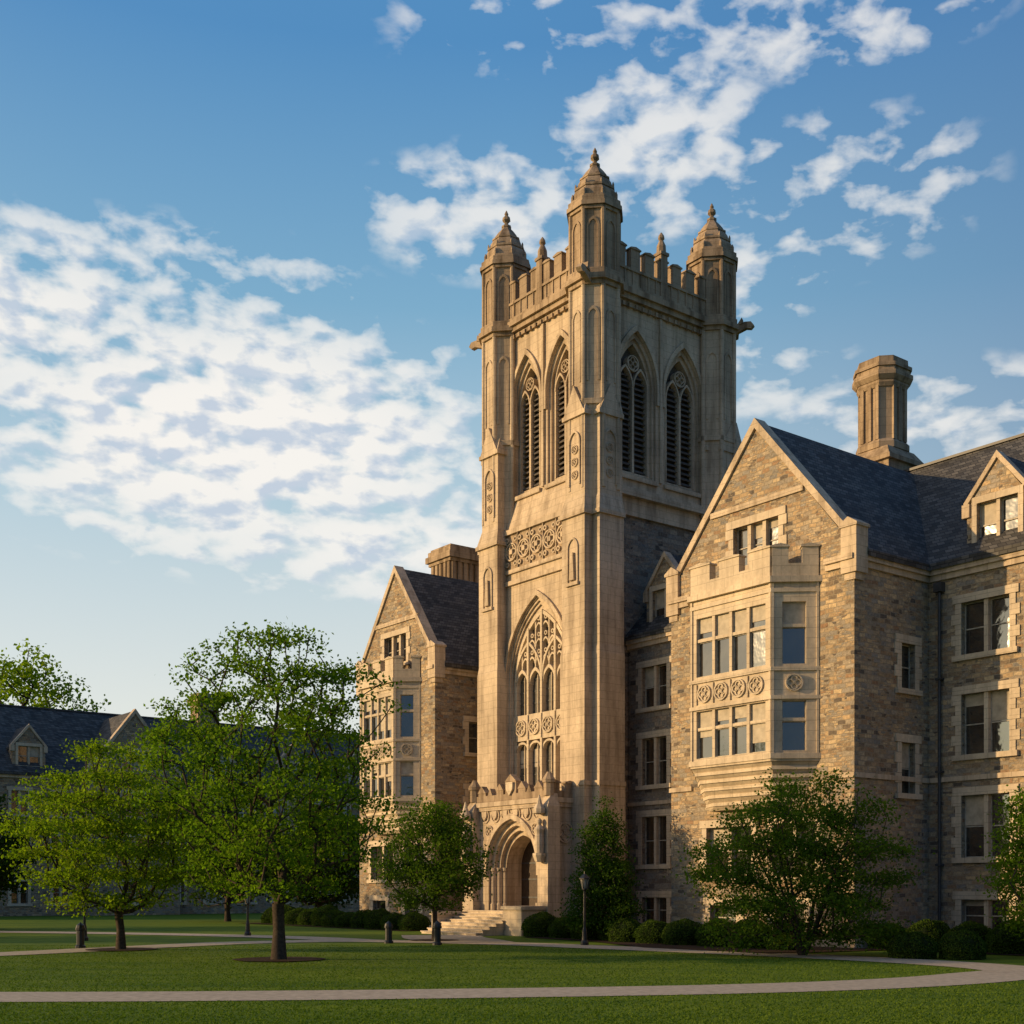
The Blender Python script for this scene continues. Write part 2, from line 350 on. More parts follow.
def oriel(bf,root,c,b,hw,sd,pr,z,lights=4):
    P=[(c-hw-sd,b+.1),(c-hw-sd,b),(c-hw,b-pr),(c+hw,b-pr),(c+hw+sd,b),(c+hw+sd,b+.1)]
    def off(e): return [(c-hw-sd-e,b+.1),(c-hw-sd-e,b),(c-hw-e*.5,b-pr-e),(c+hw+e*.5,b-pr-e),(c+hw+sd+e,b),(c+hw+sd+e,b+.1)]
    s=M(); s.frust(P,z['b'],P,z['t'],0)
    fF=FP(P[2],P[3]); fL=FP(P[1],P[2]); fRr=FP(P[3],P[4]); Ls=math.hypot(sd,pr)
    cut=M(); m=M()
    specs=[]
    for (z0,z1) in z['w']:
        specs.append((fF,.28,2*hw-.28,z0,z1,lights,(z0+(z1-z0)*.62,)))
        specs.append((fL,Ls*.27,Ls*.77,z0,z1,1,(z0+(z1-z0)*.62,)))
        specs.append((fRr,Ls*.23,Ls*.73,z0,z1,1,(z0+(z1-z0)*.62,)))
    for f,a,b2,z0,z1,nl,tr in specs: cut.fbox(f,a,b2,z0,z1,-.26,.3,0)
    m.merge(carve(s,[cut],iT))
    for zz,e,h in z['s']: m.frust(off(e),zz,off(e),zz+h,iT)
    n=6; zb,zt=z['c'],z['b']
    for i in range(n):
        k0=i/n; k1=(i+1)/n
        def sh(k,extra=0):
            kk=.25+.75*k; 
            return [(c-(hw+sd)*(.72+.28*k)-extra,b+.1),(c-(hw+sd)*(.72+.28*k)-extra,b),(c-hw*(.72+.28*k),b-pr*kk-extra),(c+hw*(.72+.28*k),b-pr*kk-extra),(c+(hw+sd)*(.72+.28*k)+extra,b),(c+(hw+sd)*(.72+.28*k)+extra,b+.1)]
        h=(zt-zb)/n
        m.frust(sh(k0),zb+i*h,sh(k1),zb+(i+.55)*h,iT)
        m.frust(sh(k1,.05),zb+(i+.55)*h,sh(k1,.05),zb+(i+1)*h,iT)
    zc=z['q']; r=z['r']
    nq=lights
    for i in range(nq):
        sx=.28+(2*hw-.56)*(i+.5)/nq
        quatre(m,fF,sx,zc,r,-.02,.07,iT); m.fbox(fF,sx-r*1.15-.03,sx-r*1.15+.03,zc-r*1.1,zc+r*1.1,-.02,.06,iT)
    quatre(m,fRr,Ls*.48,zc,r*.9,-.02,.07,iT)
    for f,L in((fF,2*hw),(fL,Ls),(fRr,Ls)):
        for x in(0.0,L): m.fbox(f,x-.09 if x else x,x if x else x+.09,z['b']+.1,z['t']-.05,-.02,.05,iT)
    for f,L,mw in((fF,2*hw,.95),(fL,Ls,.62),(fRr,Ls,.62)):
        crenel(m,f,0.02,L-.02,z['t']+.1,z['p0'],z['p1'],-.28,.06,mw,.5,iT)
    ob=m.obj('oriel_window',bf,root)
    for f,a,b2,z0,z1,nl,tr in specs:
        dep=.26
        lw=(b2-a)/nl; g=M()
        for i in range(1,nl): g.fbox(f,a+i*lw-.07,a+i*lw+.07,z0,z1,-dep+.02,-.03,iT)
        for t in tr: g.fbox(f,a,b2,t-.06,t+.06,-dep+.03,-.05,iT)
        for i in range(nl):
            x0=a+i*lw+(.07 if i else 0); x1=a+(i+1)*lw-(.07 if i<nl-1 else 0)
            rows=[z0,tr[0],z1]; blh=random.choice([0,.25,.38,.38,.55,.8]) if nl>1 else random.choice([0,.2,.38])
            for j in range(2):
                q0=rows[j]+(.06 if j else 0); q1=rows[j+1]-(.06 if j==0 else 0); dd=-dep+.09; e=.035
                for (p,q,y0,y1) in [(x0,x0+e,q0,q1),(x1-e,x1,q0,q1),(x0+e,x1-e,q0,q0+e),(x0+e,x1-e,q1-e,q1)]:
                    g.fbox(f,p,q,y0,y1,dd-.02,dd+.04,iW)
                tl=random.uniform(-.02,.02)
                g.add([f.pt(x0,q0,dd-tl),f.pt(x1,q0,dd+tl),f.pt(x1,q1,dd+tl),f.pt(x0,q1,dd-tl)],[[0,1,2,3]],iG)
                zb2=z1-(z1-z0)*blh; y0=max(q0,zb2)
                if q1-y0>.1: g.add([f.pt(x0,y0,dd+.03),f.pt(x1,y0,dd+.03),f.pt(x1,q1,dd+.03),f.pt(x0,q1,dd+.03)],[[0,1,2,3]],iB)
        g.obj('window',bf,ob)
    return ob
# ------------------------------------------------------------ building frame
TH=R(-52.6); P0=Vector((3.96,60,0)); BF=Matrix.Translation(P0)@Matrix.Rotation(TH,4,'Z')
def W(a,b,z=0): return BF@Vector((a,b,z))
# ============================================================ TOWER
tower=empty('bell_tower',W(-3.5,4),'tall limestone Gothic bell tower with corner turrets and crenellated parapet','tower',TH)
A0,A1,B0,B1=-7.0,0.0,0.0,8.0
fF=FF(-.3); fR=FR(.3); ac=-3.5; bc=4.0
wall=M()
up=M(); up.box(A0-.3,A1+.3,B0-.3,B1+.3,20.3,31,0)
c1=M();c2=M();c3=M()
FW=[-4.9,-2.1]; RW=[2.4,5.6]
for c in FW:
    c1.prism(fF,arch(c,2.25,26.9,2.3,z0=22.2),-.12,.5,0); c2.prism(fF,arch(c,1.95,26.9,2.0,z0=22.35),-.26,.5,0); c3.prism(fF,arch(c,1.65,26.9,1.75,z0=22.5),-.8,.5,0)
for c in RW:
    c1.prism(fR,arch(c,2.6,26.8,2.5,z0=22.2),-.12,.5,0); c2.prism(fR,arch(c,2.3,26.8,2.25,z0=22.35),-.26,.5,0); c3.prism(fR,arch(c,2.0,26.8,2.0,z0=22.5),-.8,.5,0)
wall.merge(carve(up,[c1,c2,c3],iL))
fL=FF(-.7)
lo=M(); lo.box(A0-.2,A1+.2,-.7,1.2,0,20.6,0)
c1=M();c2=M();c3=M();c4=M()
c1.prism(fL,arch(ac,4.95,12.7,3.95,z0=6.9),-.08,.5,0); c2.prism(fL,arch(ac,4.75,12.7,3.8,z0=6.9),-.18,.5,0)
c3.prism(fL,arch(ac,4.55,12.7,3.62,z0=6.9),-.28,.5,0); c4.prism(fL,arch(ac,4.3,12.7,3.4,z0=7.0),-.65,.5,0)
wall.merge(carve(lo,[c1,c2,c3,c4],iL))
wall.box(A0-.15,A1+.12,1.1,B1+.15,0,21.2,iQ)
wall.prism(FR(0),[(-.7,20.6),(-.3,22.1),(.5,22.1),(.5,20.6)],-A1+A0-.05,.05,iL)
wall.obj('wall',BF,tower)
tr=M()
for z0,z1,e in [(30.35,30.6,.12),(30.6,30.85,.3),(30.85,31.12,.45)]:
    tr.box(A0-.3-e,A1+.3+e,B0-.3-e,B1+.3+e,z0,z1,iE)
for i in range(14):
    x=-6.3+i*.44; tr.fbox(fF,x,x+.16,30.3,30.5,0,.2,iE)
for i in range(15):
    x=.9+i*.44; tr.fbox(fR,x,x+.16,30.3,30.5,0,.2,iE)
tr.obj('cornice',BF,tower)
for f,cs,w,zs in((fF,FW,2.3,26.9),(fR,RW,2.65,26.8)):
    for c in cs:
        q=M(); q.ring(f,arch(c,w+.3,zs,w*.5+1.5,z0=26.0),arch(c,w,zs,w*.5+1.2,z0=26.0),-.02,.12,iL)
        q.obj('hood_mould',BF,tower)
        q=M(); q.fbox(f,c-w*.52,c+w*.52,22.0,22.2,-.05,.15,iL); q.obj('sill',BF,tower)
tr=M(); tr.fbox(fF,-3.58,-3.42,22.2,30.3,-.02,.12,iL); tr.obj('shaft',BF,tower)
tr=M(); tr.fbox(fR,3.92,4.08,22.2,30.3,-.02,.12,iL); tr.obj('shaft',BF,tower)
tr=M()
for z0,z1,e in [(21.15,21.4,.32),(21.4,21.6,.18)]: tr.box(A0+.6,A1+.3+e,.3,B1+.3+e,z0,z1,iL)
tr.obj('string_course',BF,tower)
tr=M(); tr.ring(fL,arch(ac,5.3,12.7,4.3,z0=11.8),arch(ac,5.03,12.7,4.03,z0=11.8),-.02,.13,iL); tr.obj('hood_mould',BF,tower)
tr=M(); tr.fbox(fL,-6.2,-.8,17.6,17.82,-.02,.14,iL); tr.obj('string_course',BF,tower)
fz=M()
fz.fbox(fL,-6.1,-.9,18.2,18.4,-.02,.12,iL); fz.fbox(fL,-6.1,-.9,20.2,20.45,-.02,.16,iL); fz.fbox(fL,-6.1,-.9,18.4,20.2,-.02,.015,iE)
for i in range(5):
    c=-5.55+i*1.02; quatre(fz,fL,c,19.3,.47,-.02,.12,iL)
    fz.fbox(fL,c-.535,c-.485,18.4,20.2,-.02,.11,iL)
    fz.fbox(fL,c-.12,c+.12,19.18,19.42,-.02,.14,iL)
    for dx in(-.33,.33):
        for dz in(-.62,.62): fz.ring(fL,circ(c+dx,19.3+dz,.14,8),circ(c+dx,19.3+dz,.07,8),-.02,.11,iL,True)
fz.fbox(fL,-.98,-.9,18.4,20.2,-.02,.09,iL)
fz.obj('carved_frieze',BF,tower)
pp=M()
for f,s0,s1 in((FF(-.55),-6.1,-.9),(FR(.55),.9,7.1),(FP((A1,B1+.55),(A0,B1+.55)),.9,6.1),(FP((A0-.55,B1),(A0-.55,B0)),.9,7.1)):
    crenel(pp,f,s0,s1,31.12,32.1,33.1,-.35,0,.62,.34,iE)
    n=int((s1-s0)/.48)
    for i in range(n+1):
        x=s0+(s1-s0)*i/n; pp.fbox(f,x-.03,x+.03,31.3,32.1,-.02,.05,iE)
    pp.fbox(f,s0,s1,32.0,32.12,-.02,.08,iE); pp.fbox(f,s0,s1,31.12,31.3,-.02,.1,iE)
pp.obj('parapet',BF,tower)
rf=M(); rf.box(A0,A1,B0,B1,31.0,31.3,iP); rf.obj('roof',BF,tower)
for (x,y) in((ac,-.55+.15),(.55-.15,bc)):
    q=M(); q.box(x-.22,x+.22,y-.22,y+.22,31.2,33.5,iE); q.box(x-.28,x+.28,y-.28,y+.28,33.4,33.55,iE)
    q.rev(x,y,[(.26,33.55),(.24,33.9),(.13,34.15),(.1,34.2),(.17,34.3),(.15,34.42),(.03,34.6)],8,iE); q.obj('pinnacle',BF,tower)
for (x,y) in((A1,B0),(A0,B0),(A1,B1),(A0,B1)):
    t=M(); r=1.22
    zt=34.5
    t.rev(x,y,[(r,20),(r,30.7)],8,iL); t.rev(x,y,[(r,30.7),(r,zt)],8,iE)
    for k in range(8):
        a=R(22.5)+k*math.pi/4; t.rev(x+math.cos(a)*(r-.02),y+math.sin(a)*(r-.02),[(.12,21),(.12,30.6)],8,iL); t.rev(x+math.cos(a)*(r-.02),y+math.sin(a)*(r-.02),[(.12,31),(.12,zt-.3)],8,iE)
        am=R(45)*k; ap=r*math.cos(R(22.5))
        f=Fr((x+math.cos(am)*ap,y+math.sin(am)*ap),(-math.sin(am),math.cos(am)))
        for z0,zs,mi in((31.3,33.2,iE),(26.0,29.0,iL)):
            t.ring(f,arch(0,.62,zs,.5,5,z0=z0),arch(0,.44,zs,.36,5,z0=z0),-.02,.05,mi)
    for z0,e,h in((24.9,.1,.25),(30.5,.12,.2),(30.7,.28,.25),(30.95,.16,.3),(zt-.45,.1,.15),(zt-.3,.2,.2),(zt-.1,.12,.25)):
        t.rev(x,y,[(r+e,z0),(r+e,z0+h)],8,iE if z0>30 else iL)
    t.obj('turret',BF,tower)
    d=M()
    d.rev(x,y,[(1.2,zt+.13),(1.2,zt+.3),(1.12,zt+.34)],8,iE)
    d.rev(x,y,[(1.12,zt+.28),(1.08,zt+.62),(.95,zt+.84)],8,iE)
    d.rev(x,y,[(1.02,zt+.82),(1.02,zt+.93)],8,iE)
    d.rev(x,y,[(.92,zt+.92),(.86,zt+1.15),(.7,zt+1.4)],8,iE)
    d.rev(x,y,[(.76,zt+1.38),(.76,zt+1.46)],8,iE)
    d.rev(x,y,[(.68,zt+1.44),(.6,zt+1.62),(.44,zt+1.84),(.28,zt+2.02),(.18,zt+2.2)],8,iE)
    d.rev(x,y,[(.26,zt+2.12),(.26,zt+2.22)],8,iE)
    d.rev(x,y,[(.12,zt+2.2),(.1,zt+2.4),(.22,zt+2.52),(.2,zt+2.66),(.08,zt+2.78),(.11,zt+2.86),(.02,zt+3.05)],8,iE)
    for k in range(8):
        a=R(22.5)+k*math.pi/4
        d.rev(x+math.cos(a)*1.12,y+math.sin(a)*1.12,[(.08,zt+.28),(.08,zt+.48),(.02,zt+.64)],6,iE)
        d.rev(x+math.cos(a)*.96,y+math.sin(a)*.96,[(.06,zt+.9),(.06,zt+1.02),(.02,zt+1.14)],6,iE)
    d.obj('turret_cap',BF,tower)
def buttress(a0,a1,b0,b1,side):
    m=M()
    k=.5
    if side>0: legs=[(a0,a1-k,b0,b1),(a0+k,a1,b0+k,b1)]
    else: legs=[(a0+k,a1,b0,b1),(a0,a1-k,b0+k,b1)]
    for li,(p0,p1,q0,q1) in enumerate(legs):
        q1=q1-.02*li
        def rc(e): return [(p0-e,q0-e),(p1+e,q0-e),(p1+e,q1),(p0-e,q1)]
        h=.003*li
        m.frust(rc(.22),0,rc(.22),1.3-h,iL); m.frust(rc(.22),1.3-h,rc(.1),1.6,iL)
        m.frust(rc(.1),1.6,rc(.1),7.0,iL); m.frust(rc(.15),7.0-h,rc(.15),7.22-h,iL)
        m.frust(rc(.06),7.2,rc(.06),13.2,iL); m.frust(rc(.06),13.2,rc(.0),13.6,iL)
        m.frust(rc(.0),13.6,rc(.0),19.7,iL); m.frust(rc(.13),19.7-h,rc(.13),19.9-h,iL); m.frust(rc(.08),19.9-h,rc(-.12),20.7-h,iL)
        m.frust(rc(-.12),20.6,rc(-.12),24.4,iL); m.frust(rc(.0),24.4-h,rc(.0),24.6-h,iL)
        m.frust(rc(-.04),24.6-h,[(p0+.55,q0+.8),(p1-.55,q0+.8),(p1-.55,q1),(p0+.55,q1)],26.3-h,iL)
    L0,L1=legs
    for f,s0,s1 in((FF(L0[2]+.12),L0[0]+.05,L0[1]-.05),(FR(L1[1]-.12) if side>0 else FR(L0[1]-.12),b0+.5,b1-.1)):
        c=(s0+s1)/2
        m.prism(f,[(s0,24.5),(s1,24.5),(c,25.9)],-.5,.1,iL)
        m.ring(f,arch(c,.85,23.2,.6,6,z0=21.2),arch(c,.68,23.2,.5,6,z0=21.2),-.01,.08,iL)
        for z in(21.6,22.2,22.8): quatre(m,f,c,z+.1,.22,-.01,.06,iL,6)
    f=FF(L0[2]); c=(L0[0]+L0[1])/2
    m.ring(f,arch(c,.8,18.2,.55,6,z0=16.6),arch(c,.64,18.2,.44,6,z0=16.6),-.01,.07,iL)
    m.fbox(f,c-.45,c+.45,16.45,16.6,-.01,.12,iL)
    m.prism(f,[(c-.17,16.7),(c+.17,16.7),(c+.1,18.0),(c-.1,18.0)],-.01,.12,iL)
    return m.obj('buttress',BF,tower)
buttress(-.9,1.25,-1.3,.75,1); buttress(-8.15,-6.05,-1.3,.75,-1); buttress(-.9,1.2,6.9,9.2,1); buttress(-8.15,-6.1,6.9,9.2,-1)
for (x,y,dx,dy) in((A0-1.1,B0-.6,-1,-.3),(A1+1.1,B1+.6,1,.6),(A1+.75,B0-1.1,.4,-1)):
    g=M(); L=math.hypot(dx,dy); dx/=L; dy/=L; f=Fr((x,y),(dx,dy))
    g.prism(f,[(-.3,30.45),(.55,30.75),(.8,30.7),(.95,30.85),(.8,31.05),(.5,31.08),(-.3,30.95)],-.14,.14,iE)
    g.prism(f,[(.1,30.95),(.35,31.3),(.4,31.0)],-.2,.2,iE); g.obj('gargoyle',BF,tower)
for f,cs,w,zs,rise in((fF,FW,1.65,26.9,1.75),(fR,RW,2.0,26.8,2.0)):
    for c in cs:
        m=M(); 
        m.fbox(f,c-.07,c+.07,22.5,zs+.2,-.5,-.22,iL)
        for k in(-1,1):
            cc=c+k*w/4
            m.ring(f,arch(cc,w/2,zs-.1,w*.5,6),arch(cc,w/2-.14,zs-.1,w*.5-.13,6),-.5,-.2,iL)
        quatre(m,f,c,zs+rise*.52,w*.2,-.5,-.2,iL)
        for k in(-1,1): m.fbox(f,c+k*(w/2-.04)-.04,c+k*(w/2-.04)+.04,22.5,zs,-.5,-.22,iL)
        lv=m.obj('belfry_window',BF,tower)
        l=M(); z=22.6
        while z<zs+.5:
            for k in(-1,1):
                x0,x1=(c-w/2+.02,c-.08) if k<0 else (c+.08,c+w/2-.02)
                l.hull([f.pt(x0,z,-.36),f.pt(x1,z,-.36),f.pt(x1,z+.05,-.34),f.pt(x0,z+.05,-.34)],[f.pt(x0,z+.2,-.6),f.pt(x1,z+.2,-.6),f.pt(x1,z+.25,-.58),f.pt(x0,z+.25,-.58)],iD)
            z+=.27
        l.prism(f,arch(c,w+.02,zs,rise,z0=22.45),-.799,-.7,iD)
        l.obj('louvre',BF,lv)
# great window
m=M(); f=fL; d0,d1=-.55,-.26; hw=2.15; q=hw/2; GA=(4.3,12.7,3.4)
m.fbox(f,ac-hw,ac+hw,9.65,10.95,d0,d1+.03,iT)
for i in range(4): quatre(m,f,ac-hw+(i+.5)*q,10.3,.42,d1,d1+.12,iT)
for i in range(5): m.fbox(f,ac-hw+i*q-.05,ac-hw+i*q+.05,9.7,10.9,d1,d1+.1,iT)
for i in range(1,4):
    x=-hw+i*q; m.fbox(f,ac+x-.07,ac+x+.07,7.0,archz(x,*GA)-.05,d0,d1+.06,iT)
for i in range(4):
    x=-hw+(i+.5)*q; top=archz(x,*GA)-.05
    m.fbox(f,ac+x-.035,ac+x+.035,13.25,top,d0,d1-.02,iT)
    m.fbox(f,ac+x-.02,ac+x+.02,7.0,9.6,d0+.03,d0+.12,iT); m.fbox(f,ac+x-.02,ac+x+.02,10.95,12.9,d0+.03,d0+.12,iT)
for k in(-1,1): m.fbox(f,ac+k*(hw-.06)-.06,ac+k*(hw-.06)+.06,7.0,12.7,d0,d1,iT)
for i in range(4):
    cc=ac-hw+(i+.5)*q
    m.ring(f,arch(cc,q-.02,12.45,.85,6),arch(cc,q-.22,12.45,.66,6),d0,d1,iT)
    m.ring(f,arch(cc,q-.02,9.1,.5,6),arch(cc,q-.2,9.1,.38,6),d0,d1,iT)
for row,(zz) in enumerate((13.45,14.3,15.1)):
    for i in range(8):
        x=-hw+(i+.5)*q/2
        if archz(abs(x)+q*.2,*GA)>zz+.55:
            cc=ac+x; m.ring(f,arch(cc,q/2-.0,zz,.4,5),arch(cc,q/2-.12,zz,.3,5),d0,d1-.01,iT)
            m.ring(f,circ(cc,zz+.58,.12,8),circ(cc,zz+.58,.065,8),d0,d1-.02,iT,True)
for k in(-1,1): m.ring(f,arch(ac+k*q,2*q,12.7,1.95,8),arch(ac+k*q,2*q-.2,12.7,1.78,8),d0,d1+.04,iT)
m.ring(f,arch(ac,4.28,12.7,3.38),arch(ac,4.04,12.7,3.18),d0,d1+.02,iT)
gw=m.obj('great_window',BF,tower)
g=M(); g.prism(f,arch(ac,4.32,12.7,3.41,z0=6.99),-.649,-.5,iK)
for i in range(4):
    cc=ac-hw+(i+.5)*q
    if i in(0,1,3): g.fbox(f,cc-.38,cc+.38,8.3,9.2,-.501,-.49,iB)
for zz in(7.9,8.5,11.5,12.1,12.7): g.fbox(f,ac-hw,ac+hw,zz,zz+.04,-.51,-.47,iP)
g.obj('glass',BF,gw)
# porch
pb0=-2.7; fP=FF(pb0); px0,px1=-6.0,-.1; pc=-2.95; ZF=1.1
s=M(); s.box(px0,px1,pb0,-.6,0,6.45,0)
cs=[]
for i,(w,dp) in enumerate([(3.9,.22),(3.5,.44),(3.1,.66),(2.7,1.7)]):
    c=M(); c.prism(fP,arch(pc,w,3.2,w*.58,z0=ZF),-dp,.5,0); cs.append(c)
pm=M(); pm.merge(carve(s,cs,iL))
pm.ring(fP,arch(pc,4.35,3.2,2.6,z0=2.8),arch(pc,4.0,3.2,2.33,z0=2.8),-.02,.14,iL)
for z,e,h in((6.0,.12,.2),(6.2,.2,.22)):
    pm.box(px0-e,px1+e,pb0-e,-.9,z,z+h,iL)
fq=FF(pb0-.12)
pm.fbox(fq,px0-.05,px1+.05,6.42,6.75,-.3,0,iE)
for i,(x0,x1,zt_) in enumerate([(px0+.4,px0+1.0,7.1),(px0+1.25,px0+1.55,6.95),(pc-1.15,pc-.6,7.15),(pc-.42,pc+.42,7.55),(pc+.6,pc+1.15,7.15),(px1-1.55,px1-1.25,6.95),(px1-1.0,px1-.4,7.1)]):
    pm.fbox(fq,x0,x1,6.75,zt_-.2,-.28,-.01,iE); c=(x0+x1)/2
    pm.prism(fq,[(x0-.04,zt_-.2),(x1+.04,zt_-.2),(c,zt_+.15)],-.3,.02,iE)
pm.prism(fq,[(pc-.28,7.3),(pc+.28,7.3),(pc+.25,6.95),(pc,6.65),(pc-.25,6.95)],0,.1,iT)
crenel(pm,FR(px1+.1),pb0,-1.3,6.42,6.75,7.1,-.3,0,.55,.35,iE)
for x in(px0,px1):
    pm.box(x-.38,x+.38,pb0-.42,pb0+.3,0,6.0,iL); pm.frust([(x-.38,pb0-.42),(x+.38,pb0-.42),(x+.38,pb0+.3),(x-.38,pb0+.3)],6.0,[(x-.2,pb0-.1),(x+.2,pb0-.1),(x+.2,pb0+.3),(x-.2,pb0+.3)],6.6,iL)
    pm.rev(x,pb0-.05,[(.26,6.5),(.26,7.1),(.32,7.1),(.32,7.25),(.22,7.4),(.1,7.6)],8,iE)
    pm.box(x-.45,x+.45,pb0-.49,pb0+.3,0,1.5,iL)
for w,dp in((3.7,.2),(3.3,.42),(2.9,.64)):
    for k in(-1,1): 
        p=fP.pt(pc+k*w/2,0,-dp-.0); pm.rev(p[0],p[1],[(.13,ZF),(.13,ZF+.3),(.08,ZF+.35),(.08,3.0),(.13,3.05),(.13,3.2)],8,iL)
for i in range(6):
    c=px0+.85+i*.84
    pm.prism(fP,[(c-.2,5.98),(c+.2,5.98),(c+.18,5.72),(c,5.52),(c-.18,5.72)],-.02,.1,iL)
    pm.ring(fP,circ(c,5.75,.36,10),circ(c,5.75,.29,10),-.02,.06,iL,True)
quatre(pm,fP,pc-1.85,5.0,.3,-.02,.08,iL); quatre(pm,fP,pc+1.85,5.0,.3,-.02,.08,iL)
quatre(pm,FR(px1),-1.8,4.8,.5,-.02,.08,iL)
porch=pm.obj('porch',BF,tower)
for x in(px0,px1):
    st=M(); y=pb0-.62
    st.rev(x,y,[(.2,3.4),(.32,3.7),(.32,3.8)],8,iT)
    st.rev(x,y,[(.2,3.8),(.24,4.3),(.2,4.7),(.26,4.9),(.12,5.08),(.09,5.12),(.13,5.22),(.13,5.32),(.04,5.42)],12,iT)
    st.rev(x,y,[(.16,5.6),(.3,5.65),(.3,5.85),(.14,6.1),(.03,6.5)],8,iT)
    st.obj('statue',BF,porch)
dm=M(); dm.prism(fP,arch(pc,2.7,3.2,1.56,z0=ZF),-1.699,-1.6,iO)
dm.fbox(fP,pc-.03,pc+.03,ZF,4.5,-1.6,-1.56,iP)
for z in(1.7,2.6,3.4): dm.fbox(fP,pc-1.3,pc+1.3,z,z+.07,-1.6,-1.57,iP)
dd=dm.obj('door',BF,porch)
h=M(); h.fbox(fP,pc+.1,pc+.16,2.1,2.4,-1.57,-1.5,iP); h.obj('handle',BF,dd)
s=M(); n=8; r1=pc+1.9; r0=pc-2.6
for i in range(n):
    z=ZF*(n-i)/n; y1=pb0-.5-.38*i
    s.box(r0,r1,y1-.38,y1,0,z,iT); 
    s.box(r0-.04,r1+.02,y1-.42,y1,z-.045,z+.003,iT)
s.box(r0,r1,pb0-.5,pb0-.43,0,ZF+.004,iT)
s.obj('step',BF,tower)
for x,w_,L in((pc-2.9,.22,2.6),(pc+2.45,.7,1.9)):
    q_=M(); q_.box(x-w_,x+w_,pb0-L,pb0-.5,0,1.2 if w_>.5 else .9,iT); q_.box(x-w_-.08,x+w_+.08,pb0-L-.08,pb0-.49,1.2 if w_>.5 else .9,1.36 if w_>.5 else 1.03,iT)
    q_.box(x-w_-.06,x+w_+.06,pb0-L-.06,pb0-.48,0,.25,iT); q_.obj('stair_wall',BF,tower)
